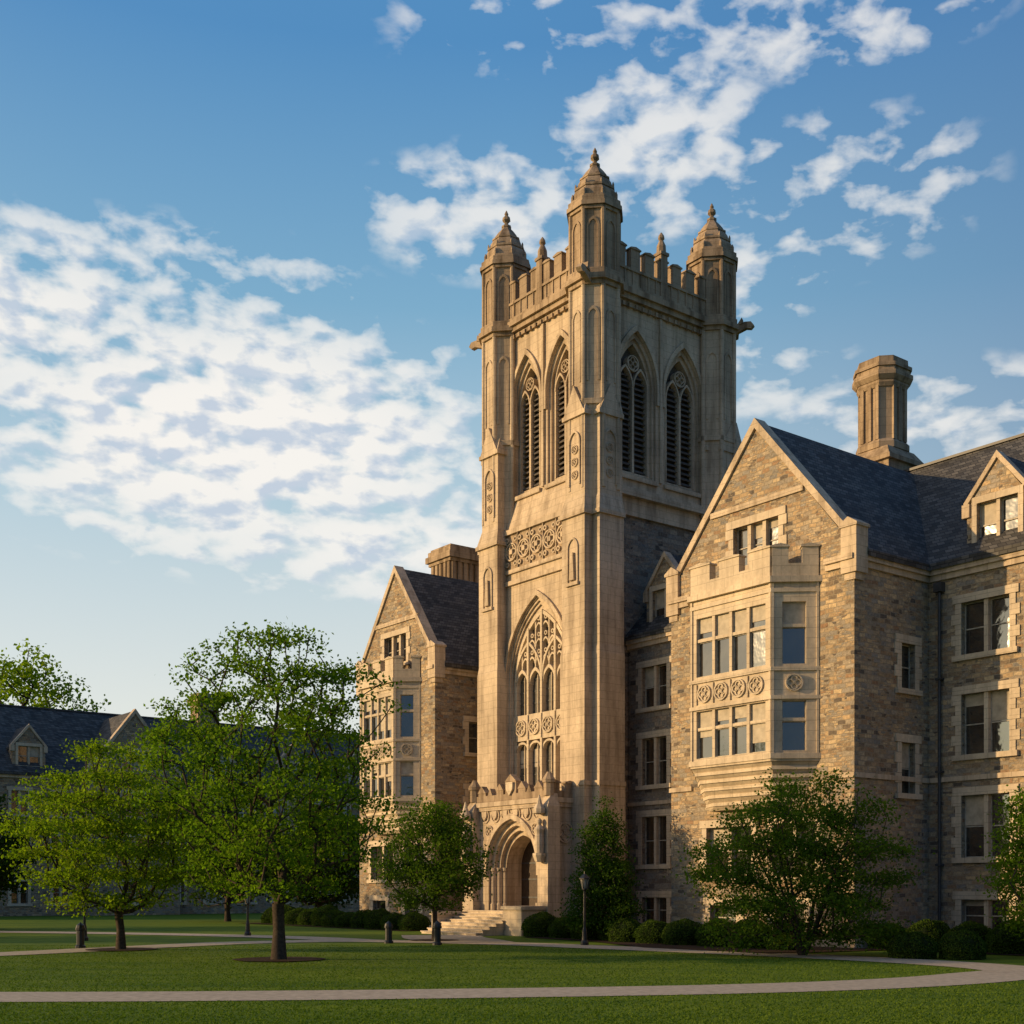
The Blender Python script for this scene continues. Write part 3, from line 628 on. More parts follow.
# ============================================================ HALLS
EV=14.4; RG=20.3
def hall(name,label,a0,a1,ga0,ga1,gb,gpk,side_wins,wing_wins,dormers,chims,oz,link=None):
    root=empty(name,W((ga0+ga1)/2,3),label,'building',TH)
    walls=M()
    s=M(); b0,b1=2.0,14.0; c=(b0+b1)/2
    s.prism(FR(0),[(b0,0),(b1,0),(b1,EV),(c,RG),(b0,EV)],a0,a1,0)
    cut=M(); fw=FF(b0)
    for (x0,x1,z0,z1,nl) in wing_wins:
        if x0>a0: window(BF,root,cut,fw,x0,x1,z0,z1,nl,blind=.22)
    walls.merge(carve(s,[cut],iR))
    if link:
        l0,lb,lr=link; s=M(); s.prism(FR(0),[(b0,0),(lb,0),(lb,EV),((b0+lb)/2,lr),(b0,EV)],l0,a0-.01,0); cut=M()
        for (x0,x1,z0,z1,nl) in wing_wins:
            if x0<a0: window(BF,root,cut,fw,x0,x1,z0,z1,nl,blind=.22)
        walls.merge(carve(s,[cut],iQ))
    gc=(ga0+ga1)/2
    s=M(); fg=FF(gb); s.prism(fg,[(ga0,0),(ga1,0),(ga1,EV),(gc,gpk),(ga0,EV)],gb-8.0,0,0)
    cut=M(); hwid=1.15
    window(BF,root,cut,fg,gc-hwid,gc+hwid,14.75,16.35,3,blind=.6)
    window(BF,root,cut,fg,gc-2.6,gc-.2,2.7,4.6,2); window(BF,root,cut,fg,gc+.9,gc+2.9,2.7,4.6,2)
    window(BF,root,cut,fg,gc-2.4,gc-1.0,.5,1.5,1); window(BF,root,cut,fg,gc+1.0,gc+2.4,.5,1.5,1)
    fs=FR(ga1)
    for (x0,x1,z0,z1) in side_wins: window(BF,root,cut,fs,x0,x1,z0,z1,1,blind=.2)
    walls.merge(carve(s,[cut],iR))
    walls.obj('wall',BF,root)
    la=link[0] if link else a0
    def piece(nm,*a):
        t=M(); t.fbox(*a); t.obj(nm,BF,root)
    for z,h,e,nm in((0,.45,.14,'plinth'),(6.15,.18,.09,'string_course'),(EV-.65,.22,.1,'string_course'),(EV-.43,.2,.2,'cornice')):
        if nm=='plinth': piece(nm,fg,ga0-.1,ga1+.14,z,h,-.05,.16,iL)
        else: piece(nm,fg,ga0-.05,gc-3.4,z,z+h,-.05,e,iL); piece(nm,fg,gc+3.4,ga1+.05,z,z+h,-.05,e,iL)
        piece(nm,fs,gb+.02,2.0,z,z+h,-.05,e-.01,iL)
        if a1>ga1: piece(nm,fw,ga1+.1,a1,z,z+h,-.05,e,iL)
        if link: piece(nm,fw,la,ga0-.02,z,z+h,-.05,e,iL)
    piece('string_course',fg,gc-2.35,gc+2.35,17.0,17.22,-.05,.08,iL)
    t=M()
    coping(t,fg,ga0,ga1,EV,gpk,-.5,.1,.3)
    for x0,x1 in((ga0-.18,ga0+.5),(ga1-.5,ga1+.18)):
        t.fbox(fg,x0,x1,EV-.9,EV+.75,-.55,.13,iL); t.fbox(fg,x0+.1,x1-.1,EV-1.15,EV-.9,-.45,.05,iL)
        t.prism(fg,[(x0-.06,EV+.75),(x1+.06,EV+.75),(x1+.06,EV+.85),((x0+x1)/2,EV+1.1),(x0-.06,EV+.85)],-.6,.18,iL)
    t.obj('coping',BF,root)
    r=M(); ridge_roof(r,a0,a1,b0,b1,EV,RG,.18,.28); gable_roof(r,ga0,ga1,gb+.52,8.0,EV,gpk,.18,.25)
    if link: ridge_roof(r,la,a0+.3,b0,lb,EV,lr,.16,.26)
    r.obj('roof',BF,root)
    if a1>ga1:
        p=M(); x=ga1+.55
        p.rev(x,1.86,[(.06,.3),(.06,EV-.9)],8,iP); p.box(x-.16,x+.16,1.7,2.0,EV-1.1,EV-.75,iP)
        for z in(3,6.5,10): p.box(x-.12,x+.12,1.76,2.0,z,z+.08,iP)
        p.obj('drainpipe',BF,root)
    for (x,z0) in dormers: dormer(BF,root,x,2.35,14.3,16.25,17.9,2.5,3.6 if x>ga1 else 2.2)
    for (x,y,z0,z1,w,bx) in chims: chimney(BF,root,x,y,z0,z1,w,bx)
    oriel(BF,root,gc-.15,gb,*oz)
    return root
OZ=dict(b=7.0,t=13.55,c=5.25,w=[(7.25,9.1),(10.45,12.75)],s=[(6.95,.1,.2),(9.15,.08,.14),(10.2,.08,.14),(13.1,.06,.14),(13.45,.16,.22)],q=9.76,r=.36,p0=14.15,p1=14.75)
ww=[]
for (z0,z1) in((10.8,12.75),(7.1,9.35),(3.3,5.6),(.55,1.75)):
    for (x0,x1) in((1.15,2.85),(4.3,6.0),(18.35,20.3),(22.6,24.5)):
        ww.append((x0,x1,z0,z1,2))
hall('college_hall','golden rubble stone college hall with slate roof, gable and oriel',7.7,27,7.69,16.95,-2.5,20.0,
     [(.25,1.1,9.6,11.3),(.25,1.1,5.7,7.6)],ww,[(2.35,0),(5.2,0),(19.6,0),(23.6,0)],[(10.25,8.3,17,25.8,1.15,False)],(2.05,1.15,1.3,OZ),(.2,6.2,16.6))
hall('college_hall','narrower rubble stone college hall with slate roof beside the tower',-18.6,-7.1,-18.6,-10.7,-2.0,19.9,
     [(.2,1.0,9.6,11.3),(.2,1.0,5.7,7.6)],[],[],[(-17.0,3.7,15,22.5,1.0,True)],(1.75,.95,1.1,OZ))
# ============================================================ FAR HALL
TH2=R(37.4); BF2=Matrix.Translation((-40.8,100,0))@Matrix.Rotation(TH2,4,'Z')
fr_=empty('residence_hall',BF2@Vector((8,6,0)),'long grey stone hall with slate roof, dormers and gable','building',TH2)
wl=M(); s=M(); e2,r2=11.6,17.4
s.prism(FR(0),[(0,0),(12,0),(12,e2),(6,r2),(0,e2)],-22,40,0)
cut=M()
for k in range(14):
    x=-9+k*3.3
    if 6<x+.6<14.5: continue
    for z0,z1 in((1.0,2.8),(4.6,6.5),(8.2,10.1)): window(BF2,fr_,cut,FF(0),x,x+1.3,z0,z1,2,blind=.3,quoin=False)
wl.merge(carve(s,[cut],iR))
s=M(); s.prism(FF(-2),[(6.4,0),(14.2,0),(14.2,e2),(10.3,16.8),(6.4,e2)],-8,0,0); cut=M()
for z0,z1 in((1.0,2.8),(4.6,6.5),(8.2,10.1),(12,13.6)): window(BF2,fr_,cut,FF(-2),9.2,11.4,z0,z1,2,blind=.3,quoin=False)
wl.merge(carve(s,[cut],iR)); wl.obj('wall',BF2,fr_)
r=M(); ridge_roof(r,-22,40,0,12,e2,r2,.18,.3); gable_roof(r,6.4,14.2,-1.5,6,e2,16.8,.18,.25); r.obj('roof',BF2,fr_)
t=M(); coping(t,FF(-2),6.4,14.2,e2,16.8,-.5,.1,.32); t.obj('coping',BF2,fr_)
t=M(); t.fbox(FF(0),-22,40,e2-.5,e2-.2,-.05,.15,iL); t.obj('cornice',BF2,fr_)
for x in(-7,2.4,19,26,33): dormer(BF2,fr_,x,.4,11.7,13.6,15.3,2.6,4)
chimney(BF2,fr_,20,6.2,15,20.2,.9,True)
# ============================================================ TREES
def tube_mesh(nodes,par,rad,sides=6):
    V=[];F=[]
    for i,p in enumerate(par):
        if p<0: continue
        a=nodes[p]; b=nodes[i]; d=b-a; L=np.linalg.norm(d)
        if L<1e-5: continue
        d=d/L; u=np.cross(d,[.3,.9,.2]); u/=np.linalg.norm(u); v=np.cross(d,u)
        o=len(V)
        ra=min(rad[p],rad[i]*1.35) if p!=0 else rad[0]
        for (c,r) in((a,ra),(b,rad[i])):
            for k in range(sides):
                t=2*math.pi*k/sides; V.append(tuple(c+u*math.cos(t)*r+v*math.sin(t)*r))
        for k in range(sides): F.append((o+k,o+(k+1)%sides,o+sides+(k+1)%sides,o+sides+k))
    return V,F
def leaf_obj(name,centers,per,spread,size,mat,rng,flat=.6,extra=None):
    n=len(centers)*per
    c=np.repeat(centers,per,axis=0)+rng.normal(0,1,(n,3))*np.array([spread,spread,spread*flat])
    if extra is not None: c=np.vstack([c,extra]); n=len(c)
    nrm=rng.normal(0,1,(n,3))+np.array([0,0,.6]); nrm/=np.linalg.norm(nrm,axis=1)[:,None]
    t=np.cross(nrm,rng.normal(0,1,(n,3))); t/=np.linalg.norm(t,axis=1)[:,None]; w=np.cross(nrm,t)
    s=(size*rng.uniform(.6,1.25,n))[:,None]
    V=np.empty((n,4,3)); V[:,0]=c-t*s*.5; V[:,1]=c+w*s*.36+nrm*s*.08; V[:,2]=c+t*s*.5; V[:,3]=c-w*s*.36+nrm*s*.08
    me=bpy.data.meshes.new(name); me.vertices.add(n*4); me.vertices.foreach_set('co',V.reshape(-1))
    me.loops.add(n*4); me.loops.foreach_set('vertex_index',np.arange(n*4,dtype=np.int32)); me.polygons.add(n)
    me.polygons.foreach_set('loop_start',np.arange(n,dtype=np.int32)*4); me.polygons.foreach_set('loop_total',np.full(n,4,dtype=np.int32))
    me.update(); me.materials.append(mat)
    at=me.attributes.new('rnd','FLOAT','FACE'); at.data.foreach_set('value',rng.random(n).astype(np.float32))
    return me
BARK=mat_simple('bark',(.06,.045,.032),.95,.2,14,.5)
LM1=mat_leaf('spring_leaves',(.055,.12,.010),(.19,.28,.022),.48)
LM2=mat_leaf('yellow_green_leaves',(.09,.16,.010),(.26,.33,.022),.5)
LM3=mat_leaf('deep_green_leaves',(.026,.065,.010),(.085,.145,.020),.36)
LM6=mat_leaf('fresh_green_leaves',(.036,.082,.010),(.13,.20,.022),.42)
LM5=mat_leaf('dark_green_leaves',(.015,.035,.007),(.05,.085,.014),.25)  # dark green foliage of the trees before the far hall
LM4=mat_leaf('hedge_leaves',(.025,.055,.010),(.085,.13,.02),.2)
def make_tree(name,label,loc,H,z0,rx,ry,n,per,leaf,mat,seed,trunk_r=.17,shape='round',spread=.3,stems=1,cat='tree',group=None,flat=.55,layers=0,ls=.28,lobe=(.7,1.12)):
    rng=np.random.default_rng(seed)
    pts=[]
    lob=rng.uniform(*lobe,(7,9))
    while len(pts)<n:
        p=rng.uniform(-1,1,3); r=math.hypot(p[0],p[1]); zz=(p[2]+1)/2
        if layers: zz=(math.floor(zz*layers)+.5+rng.normal(0,ls))/layers; zz=min(.995,max(0,zz-.25*(r*r)/layers))
        if shape=='round': env=math.sqrt(max(0,1-((zz-.38)/.63)**2)) if zz>.38 else (1-((.38-zz)/.5)**2*.9)
        elif shape=='cone': env=(1-zz)**.75*1.0 if zz>.2 else .7+1.0*zz
        elif shape=='low': env=(1-abs(zz-.35)/.35*.22) if zz<.35 else math.sqrt(max(0,1-((zz-.35)/.66)**2))
        else: env=math.sqrt(max(0,1-((zz-.5)/.52)**2))
        az=(math.atan2(p[1],p[0])/(2*math.pi)+.5)*9; k=min(6,int(zz*6.99)); env*=lob[k][int(az)%9]
        if r<env and (r>env*.35 or zz>.75 or rng.random()<.45): pts.append((p[0]*rx,p[1]*ry,z0+zz*(H-z0)))
    pts=np.array(pts)
    nodes=[];par=[]
    def add(p,q): nodes.append(np.array(p,float)); par.append(q); return len(nodes)-1
    i0=add((0,0,-.1),-1)
    if stems==1:
        i1=add((rng.uniform(-.05,.05),0,z0*.5),i0); i2=add((rng.uniform(-.1,.1),rng.uniform(-.1,.1),z0*.95),i1); cur=i2
        for k in range(1,7):
            zz=z0+(H-z0)*k/8.5; cur=add((rng.normal(0,.13*k**.5),rng.normal(0,.13*k**.5),zz),cur)
        base=2
    else:
        for s_ in range(stems):
            a=2*math.pi*s_/stems+rng.uniform(-.3,.3); cur=i0
            for k in range(1,6):
                q=k/5; cur=add((math.cos(a)*(.15+rx*.5*q**1.2),math.sin(a)*(.1+ry*.5*q**1.2),H*.7*q),cur)
        base=1
    root=np.array([0,0,z0*.9])
    order=np.argsort(np.linalg.norm((pts-root)*np.array([1,1,.8]),axis=1))
    plen=[0]*len(nodes)
    for i in range(1,len(nodes)): plen[i]=plen[par[i]]+np.linalg.norm(nodes[i]-nodes[par[i]])
    for oi in order:
        p=pts[oi]; N=np.array(nodes[base:]); d=np.linalg.norm(N-p,axis=1)
        pen=np.maximum(0,N[:,2]-p[2]+.25*d)*1.4
        cost=d+.28*np.array(plen[base:])+pen
        j=int(np.argmin(cost))+base; a=nodes[j]; L=np.linalg.norm(p-a); ns=max(1,min(4,int(L/.45)))
        cur=j
        for k in range(1,ns+1):
            q=k/ns; m_=a+(p-a)*q+np.array([0,0,-.10*L*math.sin(math.pi*q)*(1 if L>.6 else 0)])+(rng.normal(0,.05,3)*min(1,L) if k<ns else 0)
            cur=add(m_,cur); plen.append(plen[par[cur]]+L/ns)
    cnt=np.zeros(len(nodes)); 
    for i in range(len(nodes)-1,0,-1):
        cnt[i]=max(cnt[i],1); cnt[par[i]]+=cnt[i]
    cnt[0]=max(cnt[0],1); rad=trunk_r*(cnt/cnt[0])**.46; rad=np.maximum(rad,.008); rad[0]=trunk_r*(1.45 if stems==1 else .8)
    tr_=empty(name,loc,label,cat,0,group)
    V,F=tube_mesh(nodes,par,rad)
    me=bpy.data.meshes.new('trunk'); me.from_pydata(V,[],F); me.materials.append(BARK); me.polygons.foreach_set('use_smooth',[True]*len(F))
    o=bpy.data.objects.new('trunk',me); col.objects.link(o); o.parent=tr_
    lm=leaf_obj('crown',pts,per,spread,leaf,mat,rng,flat)
    c=bpy.data.objects.new('crown',lm); col.objects.link(c); c.parent=tr_
    return tr_
make_tree('maple_tree','large spreading maple with fresh green leaves on the lawn',(-7.0,37.7,0),10.0,1.8,4.0,3.7,520,62,.12,LM1,11,.2,spread=.25,flat=.5,layers=9,ls=.2,lobe=(.66,1.12))
make_tree('maple_tree','smaller low-branched maple with yellow-green spring leaves',(-13.7,44,0),7.3,1.4,3.7,3.4,420,68,.125,LM2,5,.15,spread=.26,flat=.5,layers=7,ls=.2,lobe=(.65,1.12))
make_tree('ornamental_tree','small round leafy tree beside the entrance steps',(-3.2,52,0),5.8,1.4,2.4,2.2,210,90,.12,LM6,21,.11,spread=.28,lobe=(.6,1.12))
make_tree('evergreen_tree','dense conical green tree beside the tower entrance',(3.75,52,0),6.1,.5,1.75,1.7,210,100,.11,LM3,31,.12,'cone',.24)
make_tree('serviceberry_tree','wide multi-stemmed green tree before the gabled hall',(9.3,40.2,0),5.9,.4,3.5,2.5,480,82,.105,LM6,41,.13,'low',.27,7,flat=.55,layers=6,ls=.26,lobe=(.6,1.12))
make_tree('young_tree','leafy light green tree at the corner of the hall',(16.1,38.5,0),5.1,.7,1.4,1.5,130,90,.11,LM1,51,.09,'oval',.25)
make_tree('dark_tree','dark dense tree in front of the far hall',(-28.5,66,0),7.6,1.5,3.0,3.0,200,70,.2,LM5,61,.2)
make_tree('tall_tree','tall sunlit tree rising behind the far roof',(-48,122,0),25.5,7,8.5,8,280,55,.42,LM2,71,.4,spread=.8)
make_tree('tall_tree','tall tree rising beyond the slate roof',(-62,116,0),23,6,8,8,200,45,.45,LM1,73,.4,spread=.8)
for i,(x,y,h,r_) in enumerate([(-19,84,8.5,4.5),(-12.5,82,7.5,3.8)]):
    make_tree('quad_tree','dark leafy tree before the grey stone hall',(x,y,0),h,1.3,r_,r_,170,60,.26,LM5,90+i,.2,spread=.5,group='trees before the far hall')
for i,(x,y,h) in enumerate([(-40,52,13),(-38,66,12.5)]):
    make_tree('shade_tree','broad green shade tree standing on the lawn',(x,y,0),h,2.4,5,5,150,50,.34,LM1,80+i,.22,spread=.55,group='shade trees along the lawn')
def bush_mesh(seed,r,h,n):
    rng=np.random.default_rng(seed)
    v=rng.normal(0,1,(n,3)); v/=np.linalg.norm(v,axis=1)[:,None]; v[:,2]=abs(v[:,2])
    k=1+.04*np.sin(v[:,0]*7+seed)+.04*np.sin(v[:,1]*9+seed*2); rr=(rng.uniform(.93,1.0,n)*k)[:,None]
    c=v*rr*np.array([r,r,h*.72]); c[:,2]+=h*.28
    low=rng.random(n)<.3; c[low,2]=rng.uniform(.03,h*.35,low.sum()); 
    l=np.hypot(c[low,0],c[low,1])+1e-6; c[low,0]*=r*.92/l; c[low,1]*=r*.92/l
    return leaf_obj('foliage',np.zeros((0,3)),1,.1,.06,LM4,rng,1,extra=c)
BM=[(bush_mesh(s_,.85,1.0,6500)) for s_ in(1,2,3)]
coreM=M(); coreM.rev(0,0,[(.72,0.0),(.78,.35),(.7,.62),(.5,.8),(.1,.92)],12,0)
CORE=mat_simple('shrub_interior',(.012,.02,.006),.95,.1)  # near-black colour stands in for shade inside the shrub
cm=bpy.data.meshes.new('shade_core'); cm.from_pydata(coreM.v,[],coreM.f); cm.materials.append(CORE)  # solid dark core filling the leaf shell, no stems modelled
def bush(i,x,y,s):
    e=empty('shrub',(x,y,0),'clipped dark green shrub in the planting bed','shrub',i*1.3,'shrubs along the building')
    e.scale=(s,s,s*random.uniform(.88,1.05))
    for nm,me in(('foliage',BM[i%3]),('shade_core',cm)):
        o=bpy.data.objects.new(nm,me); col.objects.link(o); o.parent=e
bl=[]
def alongAB(a0,a1,b,step,s):
    a=a0
    while a<a1:
        p=W(a,b+random.uniform(-.12,.12)); bl.append((p.x,p.y,s*random.uniform(.92,1.08))); a+=step
alongAB(1.6,7.6,-4.4,1.65,1.0); alongAB(7.9,17,-5.2,1.65,1.0); alongAB(17.6,23,-1.4,1.65,1.0)
alongAB(-17.5,-8.5,-4.2,1.6,1.0); alongAB(-26,-19,-3.8,1.7,1.1)
for x,y,s_ in((12.3,38.6,.9),(13.7,38.2,.85)): bl.append((x,y,s_))
for i,(x,y,s_) in enumerate(bl): bush(i,x,y,s_)
# ============================================================ GROUND
def mat_grass():
    m,nt,out=newmat('grass'); b=NB(nt)
    tc=b.n('ShaderNodeTexCoord'); o=tc.outputs['Object']
    mp=b.n('ShaderNodeMapping'); b.link(o,mp.inputs[0]); mp.inputs['Scale'].default_value=(.12,.7,1)
    n1=b.noise(mp.outputs[0],1.0,3,.6); n2=b.noise(o,12,3,.7); n3=b.noise(o,1.8,2)
    c=b.ramp(n2,[(.3,(.075,.13,.014)),(.7,(.125,.185,.020))])
    c=b.mix(.85,c,b.ramp(n1,[(.35,(.66,.78,.75)),(.65,(1.4,1.22,.9))]),'MULTIPLY')
    c=b.mix(.4,c,b.ramp(n3,[(.3,(.8,.8,.8)),(.7,(1.2,1.2,1.1))]),'MULTIPLY')
    b.bsdf(out,c,.9,.1,n2,.5,.03); return m
GR=mat_grass()
def sheet(name,pts,z,mat):
    me=bpy.data.meshes.new(name); me.from_pydata([(x,y,z) for x,y in pts],[],[list(range(len(pts)))]); me.materials.append(mat)
    o=bpy.data.objects.new(name,me); col.objects.link(o); o['kind']='structure'; return o
sheet('ground',[(-900,-200),(900,-200),(900,1500),(-900,1500)],0,GR)
PATHM=mat_simple('path_concrete',(.42,.35,.26),.9,.2,5,.28)
def spline(P,k=8):
    out=[]; P=[P[0]]+P+[P[-1]]
    for i in range(1,len(P)-2):
        p0,p1,p2,p3=[np.array(q,float) for q in P[i-1:i+3]]
        for j in range(k):
            t=j/k; out.append(.5*((2*p1)+(-p0+p2)*t+(2*p0-5*p1+4*p2-p3)*t*t+(-p0+3*p1-3*p2+p3)*t**3))
    out.append(np.array(P[-1],float)); return out
PLs=[]
def path(P,w,z):
    q=spline(P); PLs.append((np.array(q),w/2))
    L=[];Rr=[]
    for i,p in enumerate(q):
        d=q[min(i+1,len(q)-1)]-q[max(i-1,0)]; d/=np.linalg.norm(d); nn=np.array([-d[1],d[0]])
        L.append(p+nn*w/2); Rr.append(p-nn*w/2)
    me=bpy.data.meshes.new('path'); n=len(q)
    me.from_pydata([(x,y,z) for x,y in L]+[(x,y,z) for x,y in Rr],[],[(i,i+1,n+i+1,n+i) for i in range(n-1)])
    me.materials.append(PATHM); o=bpy.data.objects.new('path',me); col.objects.link(o); o['kind']='structure'
path([(-40,25.5),(-20,24.6),(-10,24.6),(-5,24.9),(0,25.6),(4,26.4),(7.4,27.6),(10.1,29.2),(12.4,31.2),(14.4,32.6),(20,34),(32,35)],2.3,.012)
path([(13.4,32.0),(12.9,34.6),(10.8,38.0),(6.6,42.6),(3.2,45.9),(.3,48.6),(-3.3,50.6),(-7.2,51.6),(-11,49.5),(-14,45.2),(-17.5,40),(-24,35),(-40,31)],2.2,.016)
path([(-6.0,51.5),(-10,55.5),(-18,60),(-30,64),(-60,72)],2.2,.020)
path([(-1.6,49.5),(-2.2,52),(-2.9,54.5),(-3.3,58)],3.6,.024)
MUL=mat_simple('bark_mulch',(.045,.028,.018),.95,.1,20,.6)
def disc(x,y,r,z,n=26):
    sheet('mulch_bed',[(x+r*math.cos(2*math.pi*i/n)*random.uniform(.94,1.06),y+r*math.sin(2*math.pi*i/n)*random.uniform(.94,1.06)) for i in range(n)],z,MUL)
disc(-7.0,37.7,1.35,.03); disc(-13.7,44,1.2,.03); disc(-3.2,52,1.0,.03)
bed=[W(1.4,-5.6),W(7.2,-6.3),W(12,-8.2),W(17.8,-8.0),W(18.6,-2.8),W(30,-2.4),W(30,2.1),W(.5,2.1),W(1.4,-1)]
sheet('mulch_bed',[(p.x,p.y) for p in bed],.028,MUL)
bed=[W(-28,-5.3),W(-8.6,-5.3),W(-8.4,0),W(-28,0)]; sheet('mulch_bed',[(p.x,p.y) for p in bed],.028,MUL)
rng=np.random.default_rng(3); N=150000
Y=18+ (rng.random(N)**1.7)*30; X=(rng.random(N)*2-1)*Y*.45
keep=np.ones(N,bool)
for q,hw_ in PLs:
    for i in range(len(q)-1):
        a,b_=q[i],q[i+1]; d=b_-a; L2=(d@d)+1e-9
        t=np.clip(((X-a[0])*d[0]+(Y-a[1])*d[1])/L2,0,1); dist=np.hypot(X-a[0]-t*d[0],Y-a[1]-t*d[1]); keep&=dist>hw_-.01
for (x,y,r) in((-7.0,37.7,1.3),(-13.7,44,1.15)): keep&=np.hypot(X-x,Y-y)>r
av=(X-P0.x)*math.cos(TH)+(Y-P0.y)*math.sin(TH); bv=-(X-P0.x)*math.sin(TH)+(Y-P0.y)*math.cos(TH)
keep&=bv<-8.0
X=X[keep];Y=Y[keep];n=len(X)
an=rng.random(n)*math.pi; h=rng.uniform(.012,.035,n); w=rng.uniform(.010,.02,n)
V=np.zeros((n,3,3)); V[:,0,0]=X-np.cos(an)*w; V[:,0,1]=Y-np.sin(an)*w; V[:,1,0]=X+np.cos(an)*w; V[:,1,1]=Y+np.sin(an)*w
V[:,2,0]=X+rng.normal(0,.02,n); V[:,2,1]=Y+rng.normal(0,.02,n); V[:,2,2]=h
me=bpy.data.meshes.new('grass'); me.vertices.add(n*3); me.vertices.foreach_set('co',V.reshape(-1)); me.loops.add(n*3); me.loops.foreach_set('vertex_index',np.arange(n*3,dtype=np.int32))
me.polygons.add(n); me.polygons.foreach_set('loop_start',np.arange(n,dtype=np.int32)*3); me.polygons.foreach_set('loop_total',np.full(n,3,dtype=np.int32)); me.update()
at=me.attributes.new('rnd','FLOAT','FACE'); at.data.foreach_set('value',rng.random(n).astype(np.float32))
GB=mat_leaf('grass_blades',(.07,.12,.013),(.13,.19,.022),.3); me.materials.append(GB)
o=bpy.data.objects.new('grass',me); col.objects.link(o); o['kind']='stuff'; o['label']='short mown green lawn grass blades'; o['category']='grass'
# ============================================================ LAMPS, BOLLARDS
IRON=mat_simple('black_iron',(.012,.012,.013),.45,.5); LGL=mat_simple('lantern_glass',(.34,.32,.27),.2,.6)
def lamp(x,y,h):
    e=empty('street_lamp',(x,y,0),'black iron lamp post with glass lantern beside the path','street lamp',0,'lamp posts along the paths')
    I=Matrix.Translation((x,y,0))
    m=M(); m.rev(0,0,[(.16,0),(.16,.12),(.11,.2),(.09,.55),(.055,.7),(.045,h-.6),(.08,h-.55),(.08,h-.5)],10,0); m.obj('post',I,e,mats=[IRON])
    g=M(); g.rev(0,0,[(.1,h-.5),(.18,h-.14)],6,0); g.obj('lantern',I,e,mats=[LGL])
    c=M(); c.rev(0,0,[(.23,h-.14),(.23,h-.1),(.1,h+.02),(.03,h+.06),(.02,h+.16)],6,0); c.rev(0,0,[(.12,h-.53),(.12,h-.49)],6,0)
    for k in range(6):
        a=k*math.pi/3; A=[(math.cos(a)*.105+dx,math.sin(a)*.105+dy,h-.5) for dx,dy in((-.012,-.012),(.012,-.012),(.012,.012),(-.012,.012))]
        B=[(math.cos(a)*.185+dx,math.sin(a)*.185+dy,h-.13) for dx,dy in((-.012,-.012),(.012,-.012),(.012,.012),(-.012,.012))]; c.hull(A,B,0)
    c.obj('lantern_cap',I,e,mats=[IRON])
lamp(2.75,47.6,2.65); lamp(-12.1,57.5,2.0); lamp(-17.7,52,2.2)
def bollard(x,y,h=.85):
    e=empty('bollard',(x,y,0),'short black iron bollard beside the path','bollard',0,'bollards along the path')
    I=Matrix.Translation((x,y,0))
    m=M(); m.rev(0,0,[(.19,0),(.19,.08),(.14,.12),(.14,h*.7),(.18,h*.72),(.18,h*.8)],10,0); m.obj('post',I,e,mats=[IRON])
    c=M(); c.rev(0,0,[(.17,h*.8),(.14,h*.92),(.05,h),(.01,h+.04)],10,0); c.obj('cap',I,e,mats=[IRON])
bollard(-4.85,49.4); bollard(-2.85,47.9,.9); bollard(-15.6,45.4,.9)
# ============================================================ SKY & SUN
SE=R(12.8); saz=R(266)
S=Vector((math.sin(saz)*math.cos(SE),math.cos(saz)*math.cos(SE),math.sin(SE)))
sun=bpy.data.lights.new('sun','SUN'); sun.energy=5; sun.angle=R(.6); sun.color=(1,.68,.34)
so=bpy.data.objects.new('sun',sun); col.objects.link(so); so.rotation_euler=S.to_track_quat('Z','Y').to_euler()
w=bpy.data.worlds.new('World'); sc.world=w; w.use_nodes=True; nt=w.node_tree
for n_ in list(nt.nodes): nt.nodes.remove(n_)
b=NB(nt); out=b.n('ShaderNodeOutputWorld')
sky=b.n('ShaderNodeTexSky',sky_type='NISHITA'); sky.sun_disc=False; sky.sun_elevation=SE; sky.sun_rotation=saz; sky.air_density=1.0; sky.dust_density=1.0; sky.ozone_density=2.0
tc=b.n('ShaderNodeTexCoord'); sp=b.n('ShaderNodeSeparateXYZ'); b.link(tc.outputs['Generated'],sp.inputs[0])
x,y,z=sp.outputs
zc=b.math('MAXIMUM',z,.02)
az=b.math('MULTIPLY',b.math('ARCTAN2',x,y),57.2958); el=b.math('MULTIPLY',b.math('ARCSINE',z),57.2958)
cv=b.n('ShaderNodeCombineXYZ'); b.link(b.math('DIVIDE',x,b.math('ADD',zc,.06)),cv.inputs[0]); b.link(b.math('DIVIDE',y,b.math('ADD',zc,.06)),cv.inputs[1])
cs_=b.n('ShaderNodeCombineXYZ'); b.link(b.math('MULTIPLY',az,.46),cs_.inputs[0]); b.link(b.math('ADD',b.math('MULTIPLY',el,.88),b.math('MULTIPLY',az,.03)),cs_.inputs[1])
masks=[(-12.5,19.4,15,6.2,1.1),(-21,23.0,8,4.4,.85),(-6.5,15.6,12,3.0,.82),(-15,25,10,2.8,.5),(6.5,30.5,6,4,.56),(11,25.3,4,2,.58),(14.5,34.5,9,2.8,.58),(-1,28.3,7,2.8,.54),(18,19.6,8,2.6,.5),(14,28.2,8,3.4,.48),(2,34.5,9,2.2,.40),(10,22,6,2.2,.42)]
tot=None
for (a,e,ra,re,k) in masks:
    u=b.math('DIVIDE',b.math('SUBTRACT',az,a),ra); v=b.math('DIVIDE',b.math('SUBTRACT',el,e),re)
    d=b.math('ADD',b.math('MULTIPLY',u,u),b.math('MULTIPLY',v,v))
    mm=b.math('MULTIPLY',b.math('SUBTRACT',1.0,d,clamp=True),k)
    tot=mm if tot is None else b.math('MAXIMUM',tot,mm)
n1=b.noise(cv.outputs[0],4,3,.5,.2); n2=b.noise(cs_.outputs[0],1.0,5,.5,.15)
nn=b.math('ADD',b.math('MULTIPLY',n1,.35),b.math('MULTIPLY',n2,.65))
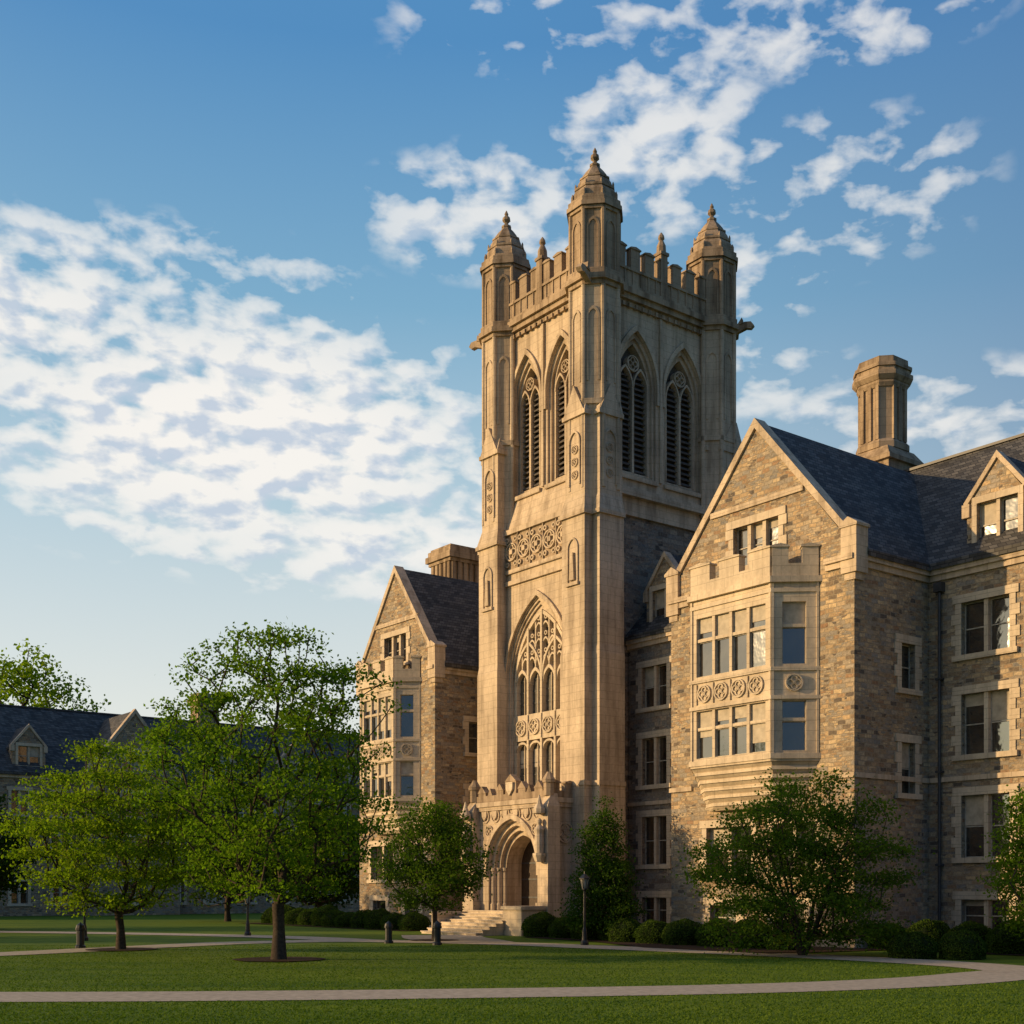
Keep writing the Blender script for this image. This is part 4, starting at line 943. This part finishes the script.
den=b.math('ADD',b.math('MULTIPLY',b.math('SUBTRACT',nn,.5),9.5),b.math('MULTIPLY',b.math('SUBTRACT',tot,.42),2.1))
f0=b.math('ADD',b.math('MULTIPLY',den,.62),.26,clamp=True)
f0=b.math('MULTIPLY',f0,b.math('MULTIPLY',tot,4.0,clamp=True))
fac=b.math('MULTIPLY',b.math('MULTIPLY',f0,b.math('SUBTRACT',2.0,f0)),b.math('ADD',b.math('MULTIPLY',tot,.45),.54),clamp=True)
sh_=b.n('ShaderNodeVectorMath',operation='ADD'); b.link(cs_.outputs[0],sh_.inputs[0]); sh_.inputs[1].default_value=(-.22,.32,0)
n2s=b.noise(sh_.outputs[0],1.0,5,.5,.15)
rel=b.math('ADD',b.math('MULTIPLY',b.math('SUBTRACT',n2s,n2),3.6),b.math('MULTIPLY',den,.10))
shade=b.ramp(rel,[(-.0,(1.0,.97,.92)),(.55,(.60,.68,.79))])
tint=b.mix(1.0,sky.outputs[0],(1.25,2.0,2.4),'MULTIPLY')
bg1=b.n('ShaderNodeBackground'); b.link(tint,bg1.inputs[0]); bg1.inputs[1].default_value=.10
e40=b.math('DIVIDE',el,40.0)
hz=b.ramp(e40,[(0,(.90,.83,.70)),(.2,(.80,.80,.73)),(.42,(.50,.64,.70)),(.62,(.22,.43,.60)),(.85,(.09,.27,.53))])
hc=b.ramp(e40,[(0,(.14,.19,.27)),(.3,(.13,.20,.32)),(.85,(.07,.16,.35))])
dt=b.n('ShaderNodeVectorMath',operation='DOT_PRODUCT'); b.link(tc.outputs['Generated'],dt.inputs[0]); dt.inputs[1].default_value=S
hz=b.mix(b.math('ADD',b.math('MULTIPLY',dt.outputs['Value'],1.3),b.math('ADD',b.math('MULTIPLY',y,1.2),-.1),clamp=True),hc,hz)
gl=b.math('POWER',b.math('MAXIMUM',dt.outputs['Value'],0.0),5.0)
hz=b.mix(b.math('MULTIPLY',gl,.9),hz,(1.6,1.15,.66))
bgh=b.n('ShaderNodeBackground'); b.link(hz,bgh.inputs[0]); bgh.inputs[1].default_value=1.0
m1=b.n('ShaderNodeMixShader'); m1.inputs[0].default_value=.88; b.link(bg1.outputs[0],m1.inputs[1]); b.link(bgh.outputs[0],m1.inputs[2])
bg2=b.n('ShaderNodeBackground'); b.link(shade,bg2.inputs[0]); bg2.inputs[1].default_value=.93
mx=b.n('ShaderNodeMixShader'); b.link(fac,mx.inputs[0]); b.link(m1.outputs[0],mx.inputs[1]); b.link(bg2.outputs[0],mx.inputs[2]); b.link(mx.outputs[0],out.inputs[0])
# ============================================================ CAMERA
cd=bpy.data.cameras.new('camera'); cam=bpy.data.objects.new('camera',cd); col.objects.link(cam)
cam.location=(0,0,2.1); cam.rotation_euler=(R(90),0,0); cd.sensor_width=36; cd.lens=1256/1024*36; cd.shift_y=(890-512)/1024; cd.clip_end=4000
sc.camera=cam
